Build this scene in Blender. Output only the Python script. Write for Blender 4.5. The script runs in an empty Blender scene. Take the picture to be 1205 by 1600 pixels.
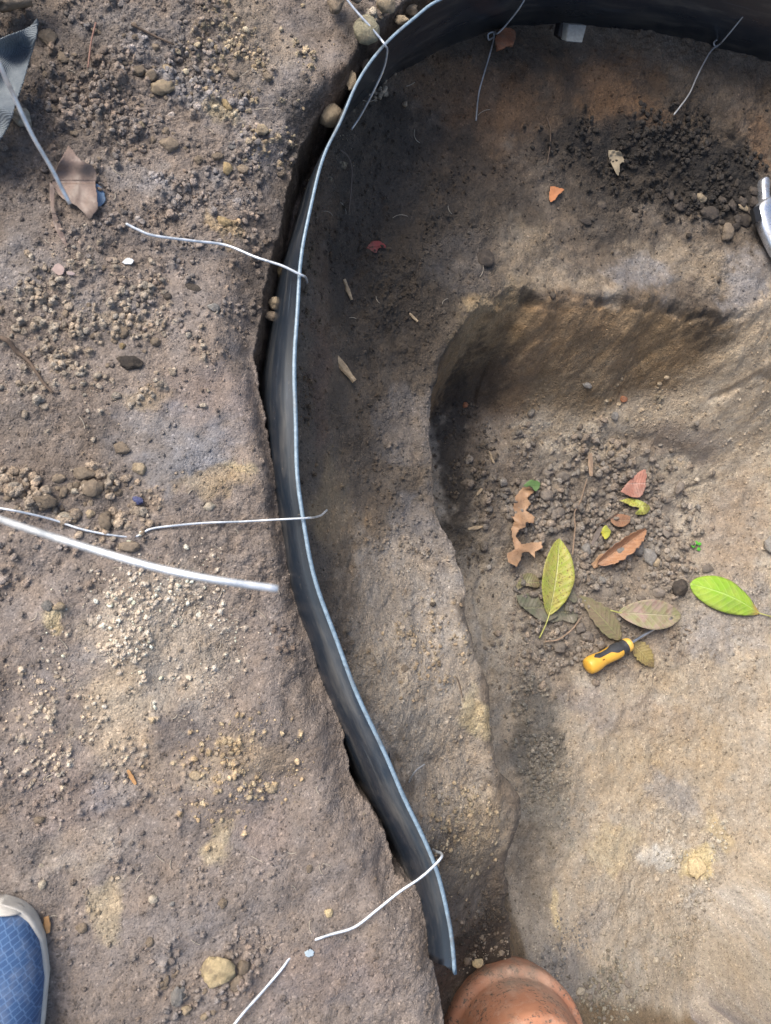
import bpy, bmesh, math, random
import numpy as np
from mathutils import Vector, Matrix, noise as mnoise
random.seed(11); rng = np.random.default_rng(11)
S = bpy.context.scene; COL = S.collection
R = math.radians

# ------------------------------------------------------------------ camera
CAMH = 0.76; FPX = 1200.0; CX, CY = 602.5, 800.0
cam = bpy.data.cameras.new('camera'); camo = bpy.data.objects.new('camera', cam); COL.objects.link(camo)
cam.sensor_fit = 'VERTICAL'; cam.sensor_height = 32; cam.sensor_width = 24.1; cam.lens = 32*FPX/1600
down = Vector((200-CX, -(950-CY), -FPX)).normalized()
q = down.rotation_difference(Vector((0, 0, -1)))
camo.rotation_mode = 'QUATERNION'; camo.rotation_quaternion = q; camo.location = (0, 0, CAMH)
cam.clip_start = 0.02; cam.clip_end = 200
cam.dof.use_dof = True; cam.dof.focus_distance = 1.02; cam.dof.aperture_fstop = 11
S.camera = camo
RM = np.array(q.to_matrix())

# ------------------------------------------------------------------ light (bright overcast, light from the upper left)
SUN_EL, SUN_AZ = 47, 308          # azimuth clockwise from +Y
w = bpy.data.worlds.new('World'); S.world = w; w.use_nodes = True
nt = w.node_tree; bg = nt.nodes['Background']
sky = nt.nodes.new('ShaderNodeTexSky'); sky.sky_type = 'NISHITA'; sky.sun_disc = False
sky.sun_elevation = R(SUN_EL); sky.sun_rotation = R(SUN_AZ); sky.air_density = 1.0; sky.dust_density = 4.0; sky.ozone_density = 0.6
nt.links.new(sky.outputs[0], bg.inputs[0]); bg.inputs[1].default_value = 0.105
sl = bpy.data.lights.new('sun', 'SUN'); so = bpy.data.objects.new('sun', sl); COL.objects.link(so)
sl.energy = 1.75; sl.angle = R(32); sl.color = (1.0, 0.965, 0.91)
sd = Vector((math.sin(R(SUN_AZ))*math.cos(R(SUN_EL)), math.cos(R(SUN_AZ))*math.cos(R(SUN_EL)), math.sin(R(SUN_EL))))
so.rotation_euler = sd.to_track_quat('Z', 'Y').to_euler(); so.location = (0, 0, 3)
S.view_settings.view_transform = 'Standard'; S.view_settings.look = 'None'
S.view_settings.exposure = 1.12; S.view_settings.gamma = 1

# ------------------------------------------------------------------ helpers
def ray(px, py):
    d = RM @ np.array([px-CX, -(py-CY), -FPX]); return d/abs(d[2])
def at(px, py, z=0.0):
    d = ray(px, py); t = CAMH - z; return np.array([d[0]*t, d[1]*t, z])
def atN(pts, z): return np.array([at(p[0], p[1], z)[:2] for p in pts])

class Noise2:
    def __init__(s, seed):
        r = np.random.default_rng(seed); s.t = r.random((256, 256))
    def __call__(s, x, y):
        xi = np.floor(x).astype(int); yi = np.floor(y).astype(int); fx = x-xi; fy = y-yi
        fx = fx*fx*fx*(fx*(fx*6-15)+10); fy = fy*fy*fy*(fy*(fy*6-15)+10)
        a = s.t[xi & 255, yi & 255]; b = s.t[(xi+1) & 255, yi & 255]; c = s.t[xi & 255, (yi+1) & 255]; d = s.t[(xi+1) & 255, (yi+1) & 255]
        return (a*(1-fx)+b*fx)*(1-fy)+(c*(1-fx)+d*fx)*fy
N_ = [Noise2(k) for k in range(40)]
def fbm(x, y, scale, octv=4, seed=0, gain=0.5):
    s = 0; a = 1; tot = 0; f = 1/scale; c, n = math.cos(0.6), math.sin(0.6)
    for k in range(octv):
        s = s + a*(N_[(seed+k) % 40](x*f+17.3*k, y*f-9.1*k)-0.5)*2; tot += a; a *= gain; f *= 2.03
        x, y = x*c-y*n, x*n+y*c
    return s/tot
def sm(x): x = np.clip(x, 0, 1); return x*x*(3-2*x)

def polydist(X, Y, P, A=None, closed=True):
    """distance to polyline P, sign + inside when closed, attributes interpolated at nearest point"""
    n = len(P); best = np.full(X.shape, 1e9); att = np.zeros(X.shape); ins = np.zeros(X.shape, bool)
    for i in range(n if closed else n-1):
        a = P[i]; b = P[(i+1) % n]; ab = b-a; L = ab@ab + 1e-12
        t = np.clip(((X-a[0])*ab[0]+(Y-a[1])*ab[1])/L, 0, 1)
        d = np.hypot(X-a[0]-t*ab[0], Y-a[1]-t*ab[1]); m = d < best; best[m] = d[m]
        if A is not None: att[m] = (A[i]*(1-t)+A[(i+1) % n]*t)[m]
        if closed:
            c = ((a[1] > Y) != (b[1] > Y)); ins ^= c & (X < (b[0]-a[0])*(Y-a[1])/(b[1]-a[1]+1e-12)+a[0])
    if closed: best = np.where(ins, best, -best)
    return best, att
def catmull(P, n=8):
    P = [np.array(p, float) for p in P]; P = [2*P[0]-P[1]]+P+[2*P[-1]-P[-2]]; out = []
    for i in range(1, len(P)-2):
        for k in range(n):
            t = k/n; a, b, c, d = P[i-1:i+3]
            out.append(0.5*((2*b)+(c-a)*t+(2*a-5*b+4*c-d)*t*t+(3*b-a-3*c+d)*t**3))
    out.append(P[-2]); return np.array(out)
def rbf(ctrl, X, Y, dz=0.0):
    P = np.array([at(p[0], p[1], p[2]+dz*(min(1, max(0, (-p[2]-.27)/.05)) if dz < 0 else min(1, max(0, (-p[2]-.13)/.05)))) for p in ctrl]); n = len(P)
    D = np.hypot(P[:, None, 0]-P[None, :, 0], P[:, None, 1]-P[None, :, 1])
    D = np.sqrt(D*D+0.0009)
    M = np.zeros((n+1, n+1)); M[:n, :n] = D - np.eye(n)*0.004; M[n, :n] = M[:n, n] = 1
    wv = np.linalg.solve(M, np.append(P[:, 2], 0)); out = np.full(X.shape, wv[n])
    for i in range(n): out += wv[i]*np.sqrt((X-P[i, 0])**2+(Y-P[i, 1])**2+0.0009)
    return out

# ------------------------------------------------------------------ ground heightfield
def axis(lo, hi, step, far):
    a = list(np.arange(lo, hi, step)); s = step; x = a[-1]; r = []
    while x < far: s *= 1.12; x += s; r.append(x)
    s = step; x = lo; l = []
    while x > -far: s *= 1.12; x -= s; l.append(x)
    return np.array(l[::-1]+a+r)
GX = axis(-0.17, 1.22, 0.00150, 12); GY = axis(-0.56, 1.0, 0.00150, 12)
X, Y = np.meshgrid(GX, GY, indexing='ij')
BAND = [(1760, 560), (1680, 330), (1500, 110), (1330, 5), (1205, -38), (1050, -70), (900, -78), (790, -52), (690, -5), (650, 27), (602, 70), (560, 130), (530, 190), (505, 245), (485, 320), (472, 420),
        (464, 520), (460, 620), (463, 700), (470, 780), (484, 860), (510, 950), (543, 1045), (580, 1135), (622, 1220), (660, 1300), (688, 1370), (703, 1440), (710, 1524)]
BZ = 0.012
bandw = atN(catmull(BAND, 5), BZ)
close = atN([(735, 1700), (900, 1900), (1300, 2000), (1700, 1500), (1800, 900)], -0.02)
PIT = np.vstack([bandw, close])
wob = fbm(X, Y, 0.05, 4, 3)
dP, _ = polydist(X, Y, PIT)
# outer rim of the bank, left of the band: x, y, shoulder width, gap drop
RIM = [(640, 15, .01, .03), (590, 62, .012, .05), (548, 120, .015, .07), (512, 160, .02, .11), (478, 215, .04, .13), (456, 270, .06, .10), (438, 350, .06, .09), (424, 430, .06, .08), (407, 500, .06, .08), (401, 555, .05, .10),
       (408, 600, .035, .12), (424, 680, .03, .12), (438, 760, .025, .12), (455, 850, .03, .12), (478, 950, .04, .12), (505, 1030, .045, .13), (532, 1100, .05, .13), (548, 1190, .05, .13), (565, 1240, .05, .13),
       (608, 1300, .05, .12), (625, 1370, .05, .12), (668, 1400, .05, .12), (680, 1470, .04, .13), (692, 1530, .04, .2), (698, 1600, .04, .22), (705, 1720, .05, .25)]
rimw = atN([(r[0], r[1]) for r in RIM], -0.012)
GAPP = np.vstack([rimw, atN([(1000, 1750), (1400, 1000), (1300, 100), (800, -60), (690, -14)], 0)])
gA = [r[2] for r in RIM]+[.03]*5; gD = [r[3] for r in RIM]+[.1, .1, .1, .1, .02]
dG, shw = polydist(X, Y, GAPP, gA); _, gdrop = polydist(X, Y, GAPP, gD)
dGn = dG+0.004*wob+0.0040*fbm(X, Y, 0.016, 4, 9, .65)
G = 0.010*fbm(X, Y, 0.22, 3, 1)+0.0045*fbm(X, Y, 0.06, 4, 5)
G += -0.022*sm((dGn+shw)/shw)**1.6*(dGn < 0)
gapz = np.where(dGn > 0, -0.022-(gdrop-0.022)*np.clip(dGn/0.022, 0, 1)**.8, 0)
G = np.where(dGn > 0, G+gapz, G)
G = np.where(dP < -0.35, G+0.02*fbm(X, Y, 1.3, 3, 8), G)
LED = [(480, 250, -.09), (470, 400, -.09), (470, 600, -.09), (480, 800, -.09), (520, 950, -.10), (560, 1050, -.10), (600, 1150, -.10), (660, 1300, -.11), (712, 1450, -.20), (722, 1510, -.30), (735, 1580, -.33), (740, 1650, -.33),
       (560, 200, -.10), (620, 120, -.11), (700, 80, -.115), (880, 45, -.12), (1000, 55, -.12), (1205, 90, -.12), (1400, 150, -.12), (1600, 350, -.12), (1700, 700, -.1),
       (530, 420, -.165), (545, 600, -.18), (560, 780, -.175), (590, 900, -.175), (560, 330, -.165), (620, 600, -.195), (665, 700, -.2), (650, 900, -.185), (700, 900, -.185), (700, 1000, -.175), (740, 1100, -.178), (680, 1200, -.165), (780, 1290, -.185), (730, 1400, -.205), (780, 1450, -.27), (780, 1530, -.33), (850, 1600, -.34),
       (650, 230, -.16), (700, 320, -.195), (680, 480, -.2), (780, 420, -.21), (800, 180, -.155), (900, 200, -.16), (900, 320, -.2), (1000, 400, -.215), (1000, 180, -.15), (1090, 300, -.19), (1200, 430, -.20), (1100, 445, -.215), (1205, 180, -.145), (1200, 280, -.18), (1400, 420, -.18)]
FLO = [(700, 860, -.37), (745, 960, -.385), (765, 1060, -.39), (790, 1150, -.40), (822, 1270, -.405), (830, 1350, -.405), (740, 560, -.32), (740, 650, -.345), (720, 800, -.36), (770, 900, -.38), (850, 900, -.39), (850, 700, -.355), (900, 630, -.325), (980, 620, -.315), (1050, 640, -.31), (930, 760, -.375), (1050, 760, -.37), (1100, 640, -.30), (1150, 600, -.27), (1205, 560, -.25), (1170, 700, -.325), (1205, 750, -.34),
       (1100, 850, -.38), (1200, 900, -.375), (950, 950, -.39), (900, 1100, -.395), (1100, 1050, -.39), (850, 1300, -.40), (1100, 1300, -.395), (950, 1450, -.39), (850, 1480, -.37), (1200, 1500, -.38), (900, 1580, -.36), (1100, 1650, -.37), (1400, 1000, -.34), (1600, 1200, -.25), (1200, 2000, -.25), (1500, 600, -.22), (860, 560, -.30), (1000, 545, -.29), (1100, 540, -.275), (900, 530, -.28)]
EDG = [(1500, 440, .22), (1330, 430, .20), (1240, 445, .17), (1205, 470, .13), (1160, 492, .09), (1110, 490, .10), (1060, 474, .12), (1020, 476, .12), (980, 462, .12), (930, 468, .12), (890, 460, .12), (870, 474, .12), (840, 452, .12), (805, 452, .12), (770, 470, .11), (738, 498, .10), (712, 535, .085), (692, 575, .07), (680, 612, .045), (674, 645, .03), (669, 700, .02),
       (672, 760, .02), (682, 812, .022), (700, 850, .03), (714, 885, .05), (725, 925, .065), (722, 960, .07), (732, 1000, .07), (748, 1040, .065), (763, 1080, .06), (765, 1120, .055), (768, 1180, .045), (796, 1235, .035), (803, 1275, .033), (798, 1330, .035), (795, 1370, .04), (815, 1430, .05), (845, 1500, .06), (870, 1590, .06), (900, 1750, .06)]
P2 = catmull([at(e[0], e[1], -.178)[:2] for e in EDG], 3); A2 = np.interp(np.arange(len(P2))/3, np.arange(len(EDG)), [e[2] for e in EDG])
cl2 = atN([(1300, 1850), (1600, 1400), (1650, 900)], -.2); P2 = np.vstack([P2, cl2]); A2 = list(A2)+[.1, .1, .1]
Lz = rbf(LED, X, Y, .025)+(0.010*fbm(X, Y, 0.09, 4, 11)+0.004*fbm(X, Y, 0.025, 3, 14))*(.15+.85*sm(dP/.08))
Fz = rbf(FLO, X, Y, -.03)+0.007*fbm(X, Y, 0.10, 4, 17)+0.003*fbm(X, Y, 0.03, 3, 19)
d2, w2 = polydist(X, Y, P2, A2)
edge_n = 0.015*fbm(X, Y, 0.11, 3, 34)+0.007*fbm(X, Y, 0.045, 4, 21)+0.0015*fbm(X, Y, 0.013, 2, 23)
t2 = (d2+edge_n)/np.maximum(w2, .01)
s2 = np.clip(t2, 0, 1); lo2 = sm((Y*-1+at(0, 700, -.2)[1])/.1); s2 = (.45+.4*lo2)*(1-(1-s2)**2.1)+(.55-.4*lo2)*sm(s2)**.85
# lumpy face of the inner wall
wallm = np.exp(-((t2-0.5)/0.45)**2)
IN = Lz*(1-s2)+Fz*s2 + 0.0035*np.exp(-((d2+edge_n+.010)/.008)**2) + wallm*(0.018*fbm(X, Y, 0.13, 3, 25, .4)+0.002*fbm(X, Y, 0.02, 3, 27))
# soil against the inner side of the band, then the pit
tb = sm((dP+0.011)/0.007)
Z = np.where(dP > -0.011, G*(1-tb)+IN*tb, G)
noband = sm((Y*-1-(-at(700, 1540, 0)[1]))/0.03)
tn = sm((dP+0.01)/0.16); Zn = (0.0+0.3*G)*(1-tn)+IN*tn
far = sm((X-0.95)/0.12); Z = np.where(far > 0, Z*(1-far)+Zn*far*(dP > -0.01)+G*far*(dP <= -0.01), Z)

CRK = [([(822, 458), (842, 466), (862, 478), (880, 474)], .005, .014), ([(925, 462), (945, 472), (962, 466), (1000, 478), (1030, 478)], .004, .008), ([(1060, 478), (1085, 492), (1110, 488), (1135, 500), (1162, 494)], .006, .014), ([(1125, 752), (1145, 745), (1170, 738)], .004, .008), ([(1130, 560), (1160, 575), (1205, 560)], .005, .008), ([(1110, 625), (1150, 600), (1205, 605)], .006, .008),
       ([(958, 690), (990, 676), (1040, 676), (1090, 690), (1125, 712)], .012, .014), ([(1075, 1385), (1065, 1405), (1055, 1430)], .003, .004), ([(560, 1120), (580, 1160), (600, 1190)], .005, .006), ([(655, 1180), (668, 1230), (675, 1290)], .006, .010), ([(735, 1010), (720, 1040)], .004, .004), ([(455, 1120), (450, 1090), (462, 1060)], .006, .005), ([(740, 830), (772, 850), (784, 890), (776, 940), (786, 1000), (806, 1060)], .006, .007),
       ([(520, 830), (535, 870), (528, 890)], .006, .009), ([(690, 1270), (700, 1300)], .006, .008), ([(1000, 500), (985, 540), (960, 560)], .006, .006), ([(880, 500), (850, 530)], .008, .006), ([(1080, 520), (1040, 560)], .008, .008)]
def gcoord(pl, z):
    return np.array([at(a, b, z)[:2] for a, b in pl])
for pl, w_, dp_ in CRK:
    z_ = -.01 if pl[0][0] < 500 else (-.19 if pl[0][1] < 560 or pl[0][0] < 740 else -.34)
    if pl[0][0] > 950 and pl[0][1] > 560: z_ = -.31
    Pc = gcoord(pl, z_); lo_, hi_ = Pc.min(0)-.05, Pc.max(0)+.05; i0, i1 = np.searchsorted(GX, [lo_[0], hi_[0]]); j0, j1 = np.searchsorted(GY, [lo_[1], hi_[1]])
    sx_, sy_ = X[i0:i1, j0:j1], Y[i0:i1, j0:j1]; dd, _ = polydist(sx_, sy_, Pc, None, False); dd = abs(-dd)+.004*fbm(sx_, sy_, .015, 3, 5)
    Z[i0:i1, j0:j1] -= dp_*np.exp(-(dd/w_)**2)*(.7+.6*fbm(sx_, sy_, .03, 2, 8))
fine = (GX[1:]-GX[:-1]).min()
def locate(x, y):
    i = np.clip(np.searchsorted(GX, x)-1, 0, len(GX)-2); j = np.clip(np.searchsorted(GY, y)-1, 0, len(GY)-2)
    return i, j, (x-GX[i])/(GX[i+1]-GX[i]), (y-GY[j])/(GY[j+1]-GY[j])
def hz(x, y, F=None):
    F = Z if F is None else F; i, j, u, v = locate(np.asarray(x, float), np.asarray(y, float))
    return (F[i, j]*(1-u)+F[i+1, j]*u)*(1-v)+(F[i, j+1]*(1-u)+F[i+1, j+1]*u)*v
def hit(px, py, up=0.0):
    d = ray(px, py); t = np.linspace(CAMH-0.06, CAMH+0.5, 700); x = d[0]*t; y = d[1]*t; z = CAMH-t
    b = np.nonzero(z <= hz(x, y))[0]; k = b[0] if len(b) else 699
    return Vector((x[k], y[k], z[k]+up))
def slope_at(x, y):
    e = .006; return np.hypot((hz(x+e, y)-hz(x-e, y))/(2*e), (hz(x, y+e)-hz(x, y-e))/(2*e))
def mpp(px, py):   # metres per photograph pixel where that pixel lands
    p = np.array(hit(px, py)); fw = RM @ np.array([0, 0, -1]); return ((p-np.array([0, 0, CAMH]))@fw)/FPX

# ------------------------------------------------------------------ soil colours (masks of soil kinds, some light and shade painted in)
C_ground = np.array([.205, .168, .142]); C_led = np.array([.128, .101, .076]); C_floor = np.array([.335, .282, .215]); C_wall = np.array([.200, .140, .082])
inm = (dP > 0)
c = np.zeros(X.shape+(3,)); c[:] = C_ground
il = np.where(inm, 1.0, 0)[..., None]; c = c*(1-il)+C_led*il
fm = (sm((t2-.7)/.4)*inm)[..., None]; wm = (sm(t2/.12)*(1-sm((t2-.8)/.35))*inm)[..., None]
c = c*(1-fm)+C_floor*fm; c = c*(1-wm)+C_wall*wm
HUM_SHADE = (.040, .032, .025); OCH = (.34, .25, .14); GRY = (.225, .215, .215); PALE = (.42, .36, .285); RUST = (.17, .095, .048); TANL = (.40, .32, .225); BRN = (.165, .115, .078); YEL = (.50, .40, .22); WHI = (.55, .52, .46); PNK = (.225, .175, .158)  # the darkest tone serves both humus soil and painted shade
BL = [  # px, py, rx, ry, rot, colour, strength, roughness of edge
 (430, 170, 60, 130, 20, GRY, .35), (300, 130, 45, 60, 30, GRY, .55), (200, 60, 80, 50, 0, GRY, .45), (30, 420, 60, 70, 0, GRY, .5), (230, 290, 60, 35, 40, GRY, .5), (345, 280, 40, 25, 0, GRY, .5),
 (270, 700, 90, 60, 10, GRY, .75), (330, 620, 60, 60, 0, PNK, .35), (300, 730, 60, 30, 0, GRY, .6), (180, 480, 60, 40, 0, GRY, .4), (330, 745, 50, 22, -20, OCH, .6), (370, 720, 22, 14, 0, YEL, .4), (360, 350, 25, 14, 30, OCH, .6), (345, 175, 30, 18, 0, YEL, .4), (200, 500, 40, 20, 0, OCH, .35),
 (240, 620, 30, 20, 0, OCH, .4), (400, 60, 50, 80, 0, TANL, .3), (250, 1010, 110, 110, 20, PALE, .55), (190, 1130, 50, 60, 0, TANL, .6), (90, 970, 22, 20, 0, YEL, .6), (180, 1200, 70, 40, 10, TANL, .3), (400, 1170, 60, 30, 20, OCH, .3), (330, 1200, 40, 20, 0, TANL, .5), (170, 1250, 60, 30, -10, GRY, .5),
 (110, 1340, 60, 30, 0, PALE, .35), (60, 1050, 50, 40, 0, GRY, .25), (420, 1300, 40, 50, 0, PNK, .3), (300, 1440, 90, 50, 0, GRY, .25), (100, 1250, 90, 80, 0, PNK, .25), (500, 1520, 120, 60, 0, PNK, .35), (330, 1070, 40, 60, 0, PALE, .3), (175, 1420, 25, 50, 0, YEL, .3), (345, 1310, 20, 25, 0, YEL, .35),
 (30, 330, 60, 100, 0, HUM_SHADE, .2), (60, 60, 70, 90, 0, HUM_SHADE, .35), (435, 400, 30, 150, 10, HUM_SHADE, .5), (480, 215, 35, 60, 25, HUM_SHADE, .5), (140, 640, 60, 40, 0, BRN, .3), (60, 740, 90, 40, 0, BRN, .4),
 # pit, upper part
 (700, 260, 260, 170, 0, (.075, .058, .043), .45), (950, 130, 330, 110, 0, (.085, .062, .042), .45), (800, 100, 420, 65, 0, HUM_SHADE, .7), (700, 200, 150, 90, 30, BRN, .4), (760, 170, 160, 60, 0, RUST, .55), (960, 160, 130, 45, 20, RUST, .6), (1000, 120, 60, 40, 30, RUST, .4), (740, 250, 60, 60, 0, RUST, .4), (560, 170, 60, 60, 0, HUM_SHADE, .5), (620, 190, 40, 40, 0, HUM_SHADE, .8),
 (620, 380, 130, 170, 0, HUM_SHADE, .62), (560, 480, 60, 130, 0, HUM_SHADE, .55), (760, 300, 110, 60, 30, HUM_SHADE, .75), (660, 500, 60, 100, 0, HUM_SHADE, .5), (1060, 245, 120, 40, 5, HUM_SHADE, 1), (1130, 300, 70, 60, 0, HUM_SHADE, .8), (930, 300, 80, 60, 0, HUM_SHADE, .55), (980, 370, 90, 40, 0, HUM_SHADE, .35), (1180, 180, 50, 60, 0, BRN, .5), (1150, 110, 90, 35, 10, HUM_SHADE, .4),  # left part: dark humus, with the pit's shade painted in too
 (1180, 230, 30, 30, 0, RUST, .5), (830, 400, 60, 50, 0, TANL, .25), (900, 440, 60, 22, 0, TANL, .3), (1080, 420, 130, 35, 0, TANL, .38), (1180, 450, 60, 50, 0, GRY, .6), (1000, 430, 60, 30, 0, GRY, .5), (720, 410, 50, 50, 0, GRY, .2), (740, 300, 60, 100, 0, HUM_SHADE, .3), (1195, 560, 60, 90, 0, TANL, .7), (950, 460, 22, 14, 0, PALE, .4),
 (500, 380, 30, 200, 0, RUST, .28), (490, 600, 25, 120, 0, (.13, .085, .06), .6), (520, 780, 40, 60, 0, OCH, .35), (545, 850, 40, 60, 0, (.26, .19, .12), .5), (560, 620, 60, 100, 0, HUM_SHADE, .5), (620, 560, 60, 90, 0, HUM_SHADE, .4), (600, 760, 60, 60, 0, HUM_SHADE, .4), (640, 660, 50, 70, 0, GRY, .25), (570, 700, 40, 40, 0, HUM_SHADE, .3),
 (660, 860, 60, 90, 0, GRY, .35), (620, 950, 90, 110, 10, (.32, .27, .215), .75), (700, 950, 34, 90, 20, (.33, .285, .235), .6), (720, 1070, 40, 90, 10, PALE, .45), (640, 1100, 80, 100, 20, (.34, .285, .225), .8), (700, 1210, 80, 80, 10, (.34, .28, .215), .8), (745, 1120, 20, 30, 0, YEL, .5), (760, 1290, 50, 60, 0, TANL, .5), (740, 1350, 60, 40, 0, (.25, .2, .14), .5), (600, 1050, 40, 60, 30, TANL, .3),  # lower ledge painted paler so that it looks lit
 (755, 1455, 60, 50, 0, HUM_SHADE, .7), (770, 1500, 70, 40, 0, HUM_SHADE, .75), (880, 1530, 60, 50, 0, (.17, .16, .155), .7), (840, 1470, 40, 40, 0, (.17, .16, .15), .5),
 # inner pit walls and floor
 (1190, 530, 70, 50, 0, TANL, .7), (1150, 570, 60, 30, 0, TANL, .4), (900, 530, 110, 35, 0, (.29, .20, .115), .7), (1050, 545, 90, 30, 8, (.30, .215, .125), .6), (740, 540, 50, 40, 30, (.27, .19, .11), .6),  # right slope painted lighter, as if catching the light
 (760, 520, 80, 50, -40, OCH, .5), (860, 510, 90, 35, 0, (.25, .16, .085), .5), (1030, 530, 90, 30, 10, (.26, .175, .095), .6), (1100, 500, 60, 16, 15, HUM_SHADE, .6), (840, 465, 22, 10, 0, HUM_SHADE, .6), (740, 600, 50, 60, 20, HUM_SHADE, .45), (720, 720, 40, 120, 0, HUM_SHADE, .6), (790, 620, 60, 50, 0, BRN, .35), (760, 700, 60, 60, 0, BRN, .4),  # dark crevice under the rim is shade painted into the colour
 (900, 620, 70, 50, 0, (.26, .2, .13), .5), (1030, 640, 60, 40, 0, TANL, .4), (1050, 690, 85, 26, 10, (.15, .12, .1), .7), (970, 700, 50, 35, 0, (.26, .2, .135), .5), (1130, 620, 80, 60, 0, TANL, .5), (1180, 720, 60, 70, 0, TANL, .6), (740, 800, 50, 110, 0, HUM_SHADE, .35), (820, 790, 90, 90, 0, (.12, .095, .075), .7), (940, 800, 130, 90, 0, (.15, .122, .098), .8),  # shade of the hollow painted as a darker oval
 (900, 950, 110, 100, 0, (.17, .14, .11), .85), (1010, 900, 90, 90, 0, (.19, .155, .12), .75), (1000, 1010, 80, 45, 0, (.2, .16, .125), .7), (850, 1060, 60, 60, 0, (.2, .165, .13), .6), (1140, 840, 60, 90, 0, (.27, .205, .15), .5), (838, 1150, 42, 95, 0, (.135, .120, .100), .95), (850, 1260, 45, 80, 0, (.19, .168, .135), .85), (830, 1350, 30, 70, 0, (.19, .16, .125), .7),
 (1110, 990, 50, 40, 0, GRY, .45), (1030, 1050, 50, 30, 20, OCH, .3), (930, 1110, 60, 30, 40, (.24, .205, .18), .6), (1020, 1120, 70, 24, 10, (.24, .2, .175), .4), (1040, 1150, 90, 50, 0, OCH, .28), (980, 1220, 90, 50, 20, OCH, .3), (1110, 1200, 40, 60, 30, OCH, .3), (1050, 1250, 50, 25, 30, GRY, .45),
 (950, 1330, 60, 30, 0, YEL, .3), (1030, 1345, 30, 14, 10, WHI, .5), (1060, 1340, 50, 20, 10, WHI, .3), (1120, 1300, 30, 20, 40, YEL, .4), (1150, 1420, 70, 35, 0, (.42, .40, .37), .4), (1090, 1355, 24, 20, 0, YEL, .9), (870, 1420, 10, 22, 0, YEL, .5), (930, 1450, 30, 30, 0, GRY, .3), (1000, 1520, 80, 50, 0, (.24, .21, .17), .6), (1150, 1480, 60, 60, 0, (.27, .23, .18), .4), (950, 1560, 60, 50, 0, (.2, .18, .15), .5), (1130, 1570, 60, 40, 0, GRY, .35),
 (1180, 960, 40, 60, 0, GRY, .35), (1000, 265, 230, 60, 0, HUM_SHADE, .75), (660, 330, 110, 150, 0, HUM_SHADE, .4), (1060, 235, 130, 38, 4, HUM_SHADE, 1), (90, 120, 120, 150, 0, (.115, .092, .075), .45), (420, 420, 50, 160, 0, (.10, .08, .065), .45), (330, 60, 120, 70, 0, (.13, .105, .085), .35), (110, 720, 140, 90, 0, (.13, .105, .085), .4), (480, 1080, 50, 130, 20, (.13, .108, .092), .4), (100, 340, 110, 90, 0, (.13, .105, .09), .35), (1130, 275, 70, 50, 10, HUM_SHADE, .9), (960, 225, 60, 20, -10, HUM_SHADE, .8), (700, 690, 26, 120, 0, HUM_SHADE, .85), (735, 620, 40, 50, 0, HUM_SHADE, .6), (715, 800, 26, 60, 10, HUM_SHADE, .5), (650, 1120, 60, 60, 0, (.30, .25, .19), .4), (880, 150, 330, 95, 0, (.062, .044, .030), .5), (740, 160, 120, 50, 0, RUST, .35), (980, 165, 110, 35, 25, RUST, .4), (920, 228, 80, 26, -8, (.024, .020, .017), .9), (1040, 240, 120, 36, 4, (.022, .018, .015), 1), (1110, 285, 95, 58, 8, (.022, .018, .015), 1), (1010, 300, 90, 30, 0, HUM_SHADE, .6), (350, 1040, 60, 60, 0, C_ground, .4)]  # humus strip below the ledge wall also paints the shade there
wx = X+0.030*fbm(X, Y, 0.05, 4, 30, .6); wy = Y+0.030*fbm(X, Y, 0.05, 4, 33, .6)
XW, YW = X-Z*.5, Y+Z*.8
patchn = fbm(XW, YW, 0.018, 4, 36, .65)
# the cut face under the ledge is bare tan subsoil, its colour darkened for shade
cutf = (sm((t2-.02)/.06)*(1-sm((t2-1.0)/.25))*inm*sm((-Y+at(0, 840, -.2)[1])/.06))[..., None]
c0 = c.copy()
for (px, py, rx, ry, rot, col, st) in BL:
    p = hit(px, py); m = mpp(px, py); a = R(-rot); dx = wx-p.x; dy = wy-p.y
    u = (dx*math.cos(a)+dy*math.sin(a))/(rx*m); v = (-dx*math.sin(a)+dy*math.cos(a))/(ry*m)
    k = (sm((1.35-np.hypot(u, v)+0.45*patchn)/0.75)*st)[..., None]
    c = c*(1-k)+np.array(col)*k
c = c*(1-cutf)+np.array([.158, .118, .076])*cutf
lum = 1+0.24*fbm(XW, YW, 0.035, 5, 4, .75)+0.10*fbm(X, Y, 0.3, 3, 6)
lum += .10*fbm(X, Y, .006, 3, 31)
hue = fbm(XW, YW, 0.02, 4, 12, .6)[..., None]*np.array([.07, .0, -.10])
c = c*lum[..., None]*(1+hue)

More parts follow.
